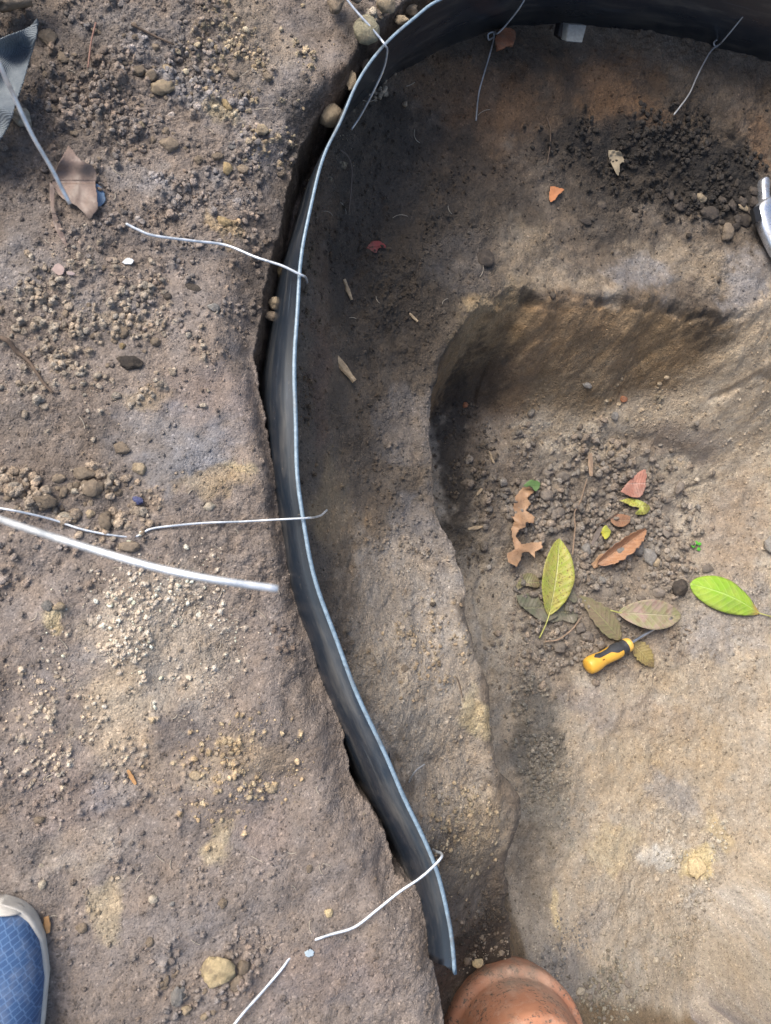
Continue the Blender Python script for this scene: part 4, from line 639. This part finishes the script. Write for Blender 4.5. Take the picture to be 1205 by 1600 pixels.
flake([(107, 226), (118, 240), (130, 252), (144, 258), (151, 272), (150, 292), (154, 322), (148, 334), (140, 343), (132, 334), (120, 322), (100, 312), (86, 296), (82, 284), (90, 260)], LM_mauve, 'large dry mauve brown leaf under the pale blurred wire', lift=.014, amp=.016, freq=38, tilt=(.05, .1))
flake([(78, 284), (86, 296), (86, 325), (96, 352), (106, 386), (96, 376), (84, 350), (79, 320)], LM_mauve, 'narrow dry brown leaf strip below the large mauve leaf', lift=.006, amp=.004)
flake([(80, 421), (91, 411), (102, 421), (93, 431)], plain('pink_scrap', (.34, .25, .22), .7), 'small pinkish leaf scrap on the left ground', lift=.004)
flake([(103, 424), (114, 425), (118, 429), (106, 430)], plain('pink_scrap', (.32, .25, .23), .7), 'tiny pinkish leaf scrap right of the other pinkish scrap', lift=.003)
flake([(150, 286), (158, 292), (164, 304), (164, 316), (152, 324), (150, 306)], plain('blue_plastic', (.10, .17, .27), .4), 'blue plastic scrap under the right edge of the large mauve leaf', 'plastic_scrap', 'plastic', lift=.003)
flake([(190, 409), (199, 403), (209, 406), (206, 412), (196, 413)], plain('white_shell', (.55, .56, .57), .5), 'small white shell scrap on the left ground', 'shell_scrap', 'shell', lift=.003)
flake([(775, 54), (783, 45), (797, 43), (806, 50), (805, 62), (797, 70), (782, 77), (774, 68)], KM['brick'], 'orange brick chip with a broken edge below the top of the band', 'brick_chip', 'brick chip', lift=.016, amp=.006, thick=.006, tilt=(0, -.2))
flake([(476, 1488), (484, 1483), (491, 1487), (488, 1494), (479, 1495)], plain('foil', (.42, .50, .55), .3), 'tiny pale blue plastic scrap between the two visible wire lengths', 'plastic_scrap', 'plastic', lift=.003)
sp = empty('seedling', hit(1089, 853)); tag(sp, 'tiny bright green seedling on the right of the gravel heap', 'seedling')
MG = plain('seedling_green', (.10, .42, .04), .5)
for k, (dx, dy) in enumerate(((-5, 0), (4, -3), (3, 5), (-1, -5))):
    o = flake([(1089+dx-3.5, 853+dy), (1089+dx, 853+dy-3.5), (1089+dx+3.5, 853+dy), (1089+dx, 853+dy+3.5)], MG, None, 'seedling_leaf', None, lift=.005, step=1, parent=sp); o.matrix_parent_inverse = Matrix.Translation(-sp.location)

# ------------------------------------------------------------------ twigs, roots, wood chips
M_twig = plain('twig', (.10, .07, .05), .85, bump=.001); M_twig2 = plain('pale_twig', (.27, .19, .13), .85, bump=.001); M_wood = plain('weathered_wood', (.33, .25, .16), .85, nscale=200, namp=.4, bump=.001)
def twig(pts, r, label, mat, name='twig', cat='twig', off=.004): return tag(tube_obj(name, [np.array(hit(x, y, off)) for x, y in pts], r, mat, sides=6, n=5, wob=.3), label, cat)
twig([(-6, 528), (12, 534), (28, 552), (45, 566), (58, 584), (72, 604), (84, 616)], [.0024, .002, .0016, .0010], 'dark bent twig on the ground at the left edge', M_twig)
twig([(912, 750), (908, 765), (902, 785), (893, 802), (894, 825), (892, 845), (890, 868)], [.0008, .0012, .0012, .0015], 'long thin brown twig standing across the gravel heap', M_twig2, off=.010)
twig([(848, 1002), (866, 1000), (880, 992), (893, 980), (904, 965)], [.0012, .0015, .0012], 'brown twig below the grey green leaves', M_twig2, off=.008)
twig([(852, 185), (858, 205), (857, 232), (853, 258)], [.0007, .001, .0007], 'thin dark root hanging over the brown upper slope', M_twig, 'root', 'root')
twig([(925, 822), (945, 812), (962, 800)], [.0014, .001], 'short twig left of the orange brown leaf piece', M_twig, off=.012)
twig([(150, 40), (143, 70), (138, 110)], [.0008, .0008], 'thin reddish root on the upper left soil', plain('reddish_root', (.22, .12, .09), .8), 'root', 'root')
twig([(205, 42), (240, 60), (272, 74)], [.0014, .001], 'dark twig in the soil near the top left', M_twig)
twig([(713, 1058), (718, 1072), (722, 1090)], [.0006, .0008, .0005], 'fine dark root on the crumbling ledge', M_twig, 'root', 'root', .002)
def chip(px, py, l, w_, rot, mat, label, name='wood_chip', cat='wood chip', lift=.003):
    m_ = mpp(px, py); p = hit(px, py, lift); bm = bmesh.new(); n = 7; secs = []
    for i in range(n):
        x = (i/(n-1)-.5)*l*m_; e = w_*m_/2*(1-.35*abs(i/(n-1)-.5)*2+.25*(random.random()-.5)); h = w_*m_*.22
        secs.append([bm.verts.new((x, -e, 0)), bm.verts.new((x, e*.9, 0)), bm.verts.new((x, e*.7, h)), bm.verts.new((x, -e*.6, h*1.2))])
    for a, b_ in zip(secs, secs[1:]):
        for j in range(4): bm.faces.new((a[j], b_[j], b_[(j+1) % 4], a[(j+1) % 4]))
    bm.faces.new(secs[0]); bm.faces.new(secs[-1][::-1]); bmesh.ops.recalc_face_normals(bm, faces=bm.faces)
    o = bmobj(name, bm, mat, smooth=False); o.location = p; o.rotation_euler = (0, (random.random()-.5)*.2, R(-rot)); return tag(o, label, cat)
M_orange = plain('fresh_wood', (.44, .24, .10), .8, nscale=200)
chip(543, 454, 34, 7, 70, M_wood, 'slim pale wood splinter right of the wire hook in dark soil'); chip(536, 577, 52, 13, 52, M_wood, 'largest grey weathered wood piece on the dark upper ledge', lift=.006); chip(206, 1213, 26, 7, 62, M_orange, 'orange wood splinter on the left ground'); chip(75, 1441, 24, 11, 82, M_orange, 'short orange brown chip beside the shoe toe', lift=.005)
chip(918, 728, 36, 9, 92, M_twig2, 'upright brown stick at the top of the gravel heap', lift=.010); chip(748, 769, 14, 5, -50, M_wood, 'small pale chip on the dark floor below the ledge'); chip(742, 825, 26, 7, -10, M_wood, 'pale flat chip on the floor close under the ledge'); chip(767, 715, 20, 4, 70, M_wood, 'thin pale chip on the dark floor left of the gravel heap'); chip(928, 838, 34, 10, -60, plain('grey_wood', (.17, .14, .12), .85, bump=.001), 'grey bark strip left of the folded copper leaf', lift=.008)
chip(645, 497, 18, 5, 40, M_wood, 'small tan splinter in the dark soil left of the tan wall'); chip(762, 716, 1, 1, 0, M_wood, 'x') if False else None
MR = plain('rootlet', (.38, .33, .26), .8)
for (px, py, rx, ry, n, lab, grp) in ((250, 900, 200, 330, 22, 'fine pale rootlet on the ground left of the band', 'rootlets left of the band'), (300, 1350, 220, 150, 16, 'fine pale rootlet on the ground above the looped wire', 'rootlets above the looped wire'), (640, 330, 130, 200, 12, 'fine rootlet in the dark soil inside the band', 'rootlets inside the band'), (250, 250, 180, 150, 10, 'fine pale rootlet on the upper left ground', 'rootlets on the upper left ground')):
    for k in range(n):
        x, y = px+rx*(random.random()*2-1), py+ry*(random.random()*2-1); a = random.random()*6.28; l = 8+16*random.random(); c_ = (random.random()-.5)*.9
        pts = [(x+l*(i/4)*math.cos(a+c_*i/2), y+l*(i/4)*math.sin(a+c_*i/2)) for i in range(5)]
        tag(tube_obj('rootlet', [np.array(hit(q_[0], q_[1], .0016)) for q_ in pts], .00035, MR, sides=5, n=3), lab, 'rootlet', grp)

# ------------------------------------------------------------------ grey woven cloth in the corner
m, t, b = newmat('woven_cloth'); g = NT(t); co = g.coord(); mp = g.n('ShaderNodeMapping', ins={'Vector': co, 'Rotation': (0, 0, .35)}).outputs[0]
wv1 = g.n('ShaderNodeTexWave', bands_direction='X', ins={'Vector': mp, 'Scale': 240, 'Distortion': 2.0}).outputs[1]; wv2 = g.n('ShaderNodeTexWave', bands_direction='Y', ins={'Vector': mp, 'Scale': 240, 'Distortion': 2.0}).outputs[1]
cc = g.mix(g.ramp(g.noise(co, 60, 5), [(.35, 0), (.7, 1)]), (.11, .135, .16), (.20, .225, .24)); cc = g.mix(1, cc, g.ramp(g.math('MULTIPLY', wv1, wv2), [(0, .8), (1, 1.2)]), 'MULTIPLY')
g.link(cc, b.inputs['Base Color']); b.inputs['Roughness'].default_value = .8; g.link(g.bump(g.math('ADD', wv1, wv2), .0006, .8), b.inputs['Normal'])
flake([(-60, 90), (0, 62), (28, 50), (48, 40), (58, 30), (56, 60), (46, 92), (38, 122), (28, 150), (18, 185), (4, 212), (-30, 260), (-60, 260)], m, 'folded grey woven cloth corner sticking up at the left edge', 'woven_cloth', 'cloth', zabs=.035, lift=0, amp=.034, freq=34, thick=.001, step=1.5, tilt=(.3, .25), rnd=.3)
for x_, y_, sx_, sy_, lb_ in ((12, 18, 90, 70, 'big brown soil lump lying on the grey woven cloth'), (50, 8, 36, 40, 'brown clod beside the big lump on the grey cloth'), (-20, 48, 50, 40, 'brown clod on the cloth fold at the left edge')):
    stone(x_, y_, sx_, sy_, 10, 'brown', 'soil_clod', lb_, 'clod', up=.022, flat=.5)

# ------------------------------------------------------------------ connector block on the band
e = empty('connector_block', hit(900, 56)); tag(e, 'small grey square plastic block fixed to the band at the top', 'bracket')
M_blk = plain('grey_plastic', (.13, .145, .15), .45, nscale=300, namp=.2); M_blk2 = plain('black_plastic', (.012, .012, .013), .5)
def box(name, pts8, mat, parent, bev=.0008):
    bm = bmesh.new(); v = [bm.verts.new(p) for p in pts8]
    for f in ((0, 3, 2, 1), (4, 5, 6, 7), (0, 1, 5, 4), (1, 2, 6, 5), (2, 3, 7, 6), (3, 0, 4, 7)): bm.faces.new([v[i] for i in f])
    bmesh.ops.recalc_face_normals(bm, faces=bm.faces); bmesh.ops.bevel(bm, geom=list(bm.edges), offset=bev, segments=2, affect='EDGES')
    o = bmobj(name, bm, mat, parent, False); o.matrix_parent_inverse = Matrix.Translation(-parent.location); return o
q4 = [(888, 38), (917, 40), (910, 67), (885, 65)]
tp = [at(x, y, -.072) for x, y in q4]; bt = [p_+np.array([-.001, .012, -.012]) for p_ in tp]; box('block', bt+tp, M_blk, e)
q4 = [(876, 36), (887, 37), (884, 64), (872, 56)]; tp = [at(x, y, -.082) for x, y in q4]; bt = [p_+np.array([0, .010, -.012]) for p_ in tp]; box('clip', bt+tp, M_blk2, e)

# ------------------------------------------------------------------ screwdriver
a0 = hit(914, 1044); a1 = hit(986, 1005); zb = max(a0.z, a1.z)
hb = Vector(at(916, 1043, zb+.016)); hc = Vector(at(984, 1006, zb+.018)); ax = (hc-hb); HL = ax.length; ax.normalize(); sdv = ax.cross(Vector((0, 0, 1))).normalized(); upv = sdv.cross(ax)
e = empty('screwdriver', hb); tag(e, 'small screwdriver with a yellow and black grip lying under the pinkish leaf', 'screwdriver')
HR = [(0, .0035), (.015, .0085), (.05, .0112), (.13, .0122), (.25, .0116), (.36, .0098), (.50, .0100), (.64, .0108), (.75, .0104), (.82, .0086), (.88, .0088), (.95, .0098), (1.0, .0085)]
def hr(s_): return 1.28*np.interp(s_, [a[0] for a in HR], [a[1] for a in HR])
def hsurf(name, s0, s1, ang0, ang1, mat, sc=1.0, full=True, ns=40, na=28, wfun=None):
    bm = bmesh.new(); R_ = []
    for i in range(ns+1):
        s_ = s0+(s1-s0)*i/ns; row = []; wq = wfun(s_) if wfun else 1
        for j in range(na+(0 if full else 1)):
            mid = (ang0+ang1)/2; a = mid+((ang0+(ang1-ang0)*j/na)-mid)*wq; r = hr(s_)*sc
            if not full: r *= (1-.03*(abs(j/na-.5)*2)**6)
            row.append(bm.verts.new(hb+ax*(s_*HL)+(sdv*math.cos(a)+upv*math.sin(a))*r))
        R_.append(row)
    for i in range(ns):
        for j in range(na if not full else na): bm.faces.new((R_[i][j], R_[i+1][j], R_[i+1][(j+1) % len(R_[0])], R_[i][(j+1) % len(R_[0])])) if (full or j < na) else None
    if full: bm.faces.new(R_[0]); bm.faces.new(R_[-1][::-1])
    bmesh.ops.recalc_face_normals(bm, faces=bm.faces); o = bmobj(name, bm, mat, e); o.matrix_parent_inverse = Matrix.Translation(-hb); return o
M_yel = plain('yellow_plastic', (.66, .37, .05), .42, nscale=30, namp=.12); M_blk3 = plain('black_rubber', (.035, .037, .042), .6, nscale=200)
hd = hsurf('handle', 0, .95, 0, 6.2832, M_yel)
hsurf('rubber_grip', .17, .88, 1.35, 3.6, M_blk3, 1.05, False, wfun=lambda s_: (.35+.45*sm((.72-s_)/.1 if False else (s_-.50)/.15))*min(1, (s_-.165)*12))
hsurf('rubber_collar', .76, .90, 0, 6.2832, M_blk3, 1.035)
hsurf('collar', .90, 1.0, 0, 6.2832, plain('yellow_collar', (.62, .38, .08), .4), 1.02)
s0 = hb+ax*HL*.97; s1 = s0+(Vector(at(1050, 965, zb+.014))-s0)
sh = tube_obj('shaft', [s0, (s0+s1)/2, s1], .0028, plain('steel', (.42, .44, .47), .35, .9), e, 12); sh.matrix_parent_inverse = Matrix.Translation(-hb)
hp = hb+ax*HL*.30+(sdv*-.15+upv*.98)*hr(.30)*1.0; hl = tube_obj('hang_hole', [hp-ax*.0028, hp+ax*.0003, hp+ax*.0034], [.0004, .0012, .0004], plain('hole_dark', (.16, .07, .01), .8), e, 8); hl.matrix_parent_inverse = Matrix.Translation(-hb)

# ------------------------------------------------------------------ chrome tool at the right edge
m, t, b = newmat('worn_chrome'); g = NT(t); co = g.coord(); nn = g.noise(co, 60, 5, .7)
g.link(g.ramp(nn, [(.35, (.30, .28, .26)), (.5, (.62, .65, .70)), (.75, (.72, .76, .82))]), b.inputs['Base Color']); b.inputs['Metallic'].default_value = .9; g.link(g.ramp(nn, [(.35, .55), (.6, .22)]), b.inputs['Roughness']); M_chr = m
cpt = [(1193, 281, 5.5, .020), (1193, 286, 9, .022), (1193, 300, 8.5, .022), (1194, 311, 9, .022), (1196, 317, 15, .020), (1198, 328, 23, .020), (1202, 342, 25, .021), (1210, 360, 27, .022), (1223, 385, 28, .022), (1240, 415, 28, .021), (1258, 450, 26, .020)]
e = empty('hammer', hit(1198, 335)); tag(e, 'shiny steel hammer head lying in dark soil at the right edge', 'hammer')
zt = hit(1185, 335).z; bm = bmesh.new(); rows = []
cs = catmull([np.array([a, b_, c_, d_]) for a, b_, c_, d_ in cpt], 5)
for k, (x, y, w_, zz) in enumerate(cs):
    cpos = Vector(at(x, y, zt+.012)); mm = mpp(1190, 330); hw = w_*mm; row = []
    nxt = cs[min(k+1, len(cs)-1)]; prv = cs[max(k-1, 0)]; tn_ = Vector(at(nxt[0], nxt[1], zt))-Vector(at(prv[0], prv[1], zt)); tn_.normalize(); sd2 = tn_.cross(Vector((0, 0, 1))).normalized()
    for j in range(20):
        a = j/20*6.2832; ca, sa = math.cos(a), math.sin(a); q_ = .75
        row.append(bm.verts.new(cpos+sd2*hw*math.copysign(abs(ca)**q_, ca)+Vector((0, 0, 1))*(.013 if w_ > 12 else .009)*math.copysign(abs(sa)**q_, sa)))
    rows.append(row)
for r0, r1 in zip(rows, rows[1:]):
    for j in range(20): bm.faces.new((r0[j], r1[j], r1[(j+1) % 20], r0[(j+1) % 20]))
bm.faces.new(rows[0]); bm.faces.new(rows[-1][::-1]); bmesh.ops.recalc_face_normals(bm, faces=bm.faces)
o = bmobj('hammer_head', bm, M_chr, e); o.matrix_parent_inverse = Matrix.Translation(-e.location)
q4 = [(1177, 325), (1187, 320), (1191, 341), (1182, 348)]; zi = zt+.0235
tp = [at(x, y, zi) for x, y in q4]; bt = [p_+np.array([.0, .0, -.008]) for p_ in tp]; box('slot_inset', bt+tp, M_blk2, e, .0006)
hh = tube_obj('hammer_handle', [np.array(at(1225, 335, zt+.014)), np.array(at(1330, 320, zt+.03)), np.array(at(1480, 300, zt+.05))], [.011, .012, .015], M_blk3, e, 16); hh.matrix_parent_inverse = Matrix.Translation(-e.location)

# ------------------------------------------------------------------ clay pot, upside down
m, t, b = newmat('terracotta'); g = NT(t); co = g.coord(); n1 = g.noise(co, 22, 5, .6); n2 = g.noise(co, 190, 4, .75); n3 = g.noise(co, 30, 3)
cc = g.mix(g.ramp(n1, [(.35, 0), (.65, 1)]), (.37, .155, .085), (.47, .215, .12)); cc = g.mix(g.ramp(g.noise(co, 9, 4), [(.45, 0), (.7, .65)]), cc, (.33, .23, .17))
sp_ = g.math('MULTIPLY', g.ramp(n2, [(.52, 0), (.60, .95)]), g.ramp(n3, [(.42, 0), (.55, 1)])); cc = g.mix(sp_, cc, (.07, .06, .05))
cc = g.mix(g.ramp(g.noise(co, 14, 5, .7), [(.52, 0), (.66, .75)]), cc, (.21, .165, .125)); cc = g.mix(g.ramp(g.noise(co, 70, 6, .8), [(.5, 0), (.7, .5)]), cc, (.55, .36, .26))
g.link(cc, b.inputs['Base Color']); b.inputs['Roughness'].default_value = .75; g.link(g.bump(g.noise(co, 350, 5), .0006, .7), b.inputs['Normal'])
mm = .00092; pz = -.275; rc = at(812, 1640, pz+.03); e = empty('clay_pot', Vector((rc[0], rc[1], pz))); tag(e, 'upturned orange terracotta plant pot with dark specks at the bottom edge', 'plant pot')
mpx = (CAMH-pz-.03)/FPX*1.06; r0 = 112*mpx
prf = [(r0*.90, -.02), (r0*.985, -.018), (r0, .0), (r0*1.0, .022), (r0*.995, .032), (r0*.975, .037), (r0*.93, .040), (r0*.885, .041), (r0*.865, .047), (r0*.80, .095), (r0*.735, .128), (r0*.715, .136), (r0*.67, .140), (r0*.15, .140), (r0*.12, .136), (r0*.115, .125)]
bm = bmesh.new(); rows = []; ns = 96
for (r_, z_) in prf: rows.append([bm.verts.new((r_*math.cos(a)*(1+(.012*mnoise.noise(Vector((a*3, 0, 0))) if z_ < .01 else 0)), r_*math.sin(a), z_-(.0 if z_ > .03 else -.004*max(0, math.sin(3*a))))) for a in [j/ns*6.28318 for j in range(ns)]])
for r_a, r_b in zip(rows, rows[1:]):
    for j in range(ns): bm.faces.new((r_a[j], r_a[(j+1) % ns], r_b[(j+1) % ns], r_b[j]))
o = bmobj('pot', bm, m, None); o.parent = e; sf = o.modifiers.new('wall', 'SOLIDIFY'); sf.thickness = .006; sf.offset = -1; o.name = 'pot_body'
e.rotation_mode = 'QUATERNION'; e.rotation_quaternion = Vector((0, 0, 1)).rotation_difference(Vector((-.20, .16, 1)).normalized())

# ------------------------------------------------------------------ shoe
m, t, b = newmat('blue_knit'); g = NT(t); uv = g.n('ShaderNodeUVMap', uv_map='UVMap').outputs[0]
mp = g.n('ShaderNodeMapping', ins={'Vector': uv, 'Rotation': (0, 0, .62), 'Scale': (1, 1, 1), 'Location': (.1, .1, 0)}).outputs[0]
br = g.n('ShaderNodeTexBrick', offset=0.12, ins={'Vector': mp, 'Scale': 1.0, 'Color1': (.036, .080, .185, 1), 'Color2': (.043, .097, .215, 1), 'Mortar': (.095, .175, .32, 1), 'Mortar Size': .0007, 'Mortar Smooth': 1.0, 'Brick Width': .0062, 'Row Height': .0046})
fb = g.n('ShaderNodeTexWave', bands_direction='X', ins={'Vector': mp, 'Scale': 1100}).outputs[1]
cc = g.mix(1, br.outputs[0], g.ramp(fb, [(0, .72), (1, 1.25)]), 'MULTIPLY'); cc = g.mix(g.ramp(g.noise(g.coord(), 70, 4), [(.5, 0), (.8, .3)]), cc, (.35, .38, .42))
g.link(cc, b.inputs['Base Color']); b.inputs['Roughness'].default_value = .85; g.link(g.bump(br.outputs[1], .0012, -.8), b.inputs['Normal']); M_knit = m
M_sole = plain('dirty_white_rubber', (.50, .47, .42), .7, nscale=50, namp=.15, bump=.0008, bscale=200)
st0 = Vector(at(-2, 1408, .02)); st0.z = float(hz(-.1, -.35)) if False else hit(3, 1400).z-.002
sax = Vector((-.16, -1, 0)).normalized(); ssd = Vector((1, -.16, 0)).normalized()
e = empty('shoe', st0); tag(e, 'blue knitted running shoe with a white sole at the bottom left corner', 'shoe')
def hwid(s_): return np.interp(s_, [0, .004, .012, .03, .06, .10, .16, .22, .26, .285, .295], [.002, .016, .027, .0385, .048, .052, .045, .037, .034, .026, .004])
def put(o): o.matrix_parent_inverse = Matrix.Translation(-e.location); return o
def loft(name, ss, sec, mat, uvf=None, cap=True):
    bm = bmesh.new(); l_ = bm.loops.layers.uv.new('UVMap'); rows = []; uvs = {}
    for s_ in ss:
        row = []
        for (x, z) in sec(s_):
            v = bm.verts.new(st0+sax*s_+ssd*x+Vector((0, 0, z))); uvs[v] = (x, s_); row.append(v)
        rows.append(row)
    n = len(rows[0])
    for a, b_ in zip(rows, rows[1:]):
        for j in range(n): bm.faces.new((a[j], b_[j], b_[(j+1) % n], a[(j+1) % n]))
    if cap: bm.faces.new(rows[0]); bm.faces.new(rows[-1][::-1])
    for f in bm.faces:
        for lo_ in f.loops: lo_[l_].uv = uvs[lo_.vert]
    bmesh.ops.recalc_face_normals(bm, faces=bm.faces); return put(bmobj(name, bm, mat, e))
ss = [0, .001, .003, .006, .01, .015, .02, .03, .04, .05, .06, .08, .10, .12, .14, .16, .18, .2, .22, .24, .26, .275, .285, .292, .295]
def sole_sec(s_):
    w_ = hwid(s_)+.0018; h = .026+.010*max(0, 1-s_/.04)+.012*max(0, (s_-.15)/.15); tr = .012*max(0, 1-s_/.05)**2; out = []
    for (fx, fz) in ((-.93, 0), (-.985, .1), (-1, .35), (-1, .8), (-.965, .97), (-.90, 1), (-.3, 1.0), (.3, 1.0), (.90, 1), (.965, .97), (1, .8), (1, .35), (.985, .1), (.93, 0), (.3, 0), (-.3, 0)): out.append((w_*fx, tr*(1-fz)+h*fz))
    return out
loft('sole', ss, sole_sec, M_sole)
def up_sec(s_):
    w_ = hwid(s_)-.001; b0 = .022; top = np.interp(s_, [0, .006, .015, .03, .06, .10, .14, .18, .21, .26, .295], [.030, .036, .044, .052, .060, .070, .084, .098, .10, .098, .09]); h = top-b0; out = []
    for j in range(33):
        a = math.pi*j/32; ca, sa = math.cos(a), math.sin(a); out.append((w_*math.copysign(abs(ca)**.8, ca), b0+h*abs(sa)**.85))
    return out+[(-w_*.5, b0), (w_*.5, b0)]
loft('upper', [max(x, .007) if x else .007 for x in ss[3:-2]], up_sec, M_knit)
def toe_sec(s_):
    w_ = hwid(s_)+.0018; b0 = .022; top = np.interp(s_, [0, .006, .015, .03], [.034, .041, .049, .057]); out = []
    for j in range(33):
        a = math.pi*j/32; ca, sa = math.cos(a), math.sin(a); out.append((w_*math.copysign(abs(ca)**.8, ca), b0+(top-b0)*abs(sa)**.85+.0008))
    return out+[(-w_*.5, b0), (w_*.5, b0)]
loft('toe_guard', [0.0005, .002, .004, .006, .0072], toe_sec, M_sole)
for k in range(5):
    s_ = .115+k*.017; z0 = np.interp(s_, [.10, .14, .18, .21], [.070, .084, .098, .10])
    put(tube_obj('lace', [st0+sax*s_+ssd*x+Vector((0, 0, z0+.003-abs(x)*.25)) for x in (-.024, -.012, 0, .012, .024)], .0022, M_sole, e, 8))
put(tube_obj('ankle_collar', [st0+sax*(.235+.045*math.cos(a))+ssd*(.03*math.sin(a))+Vector((0, 0, .099)) for a in np.linspace(0, 6.28, 14)], .006, M_knit, e, 8))
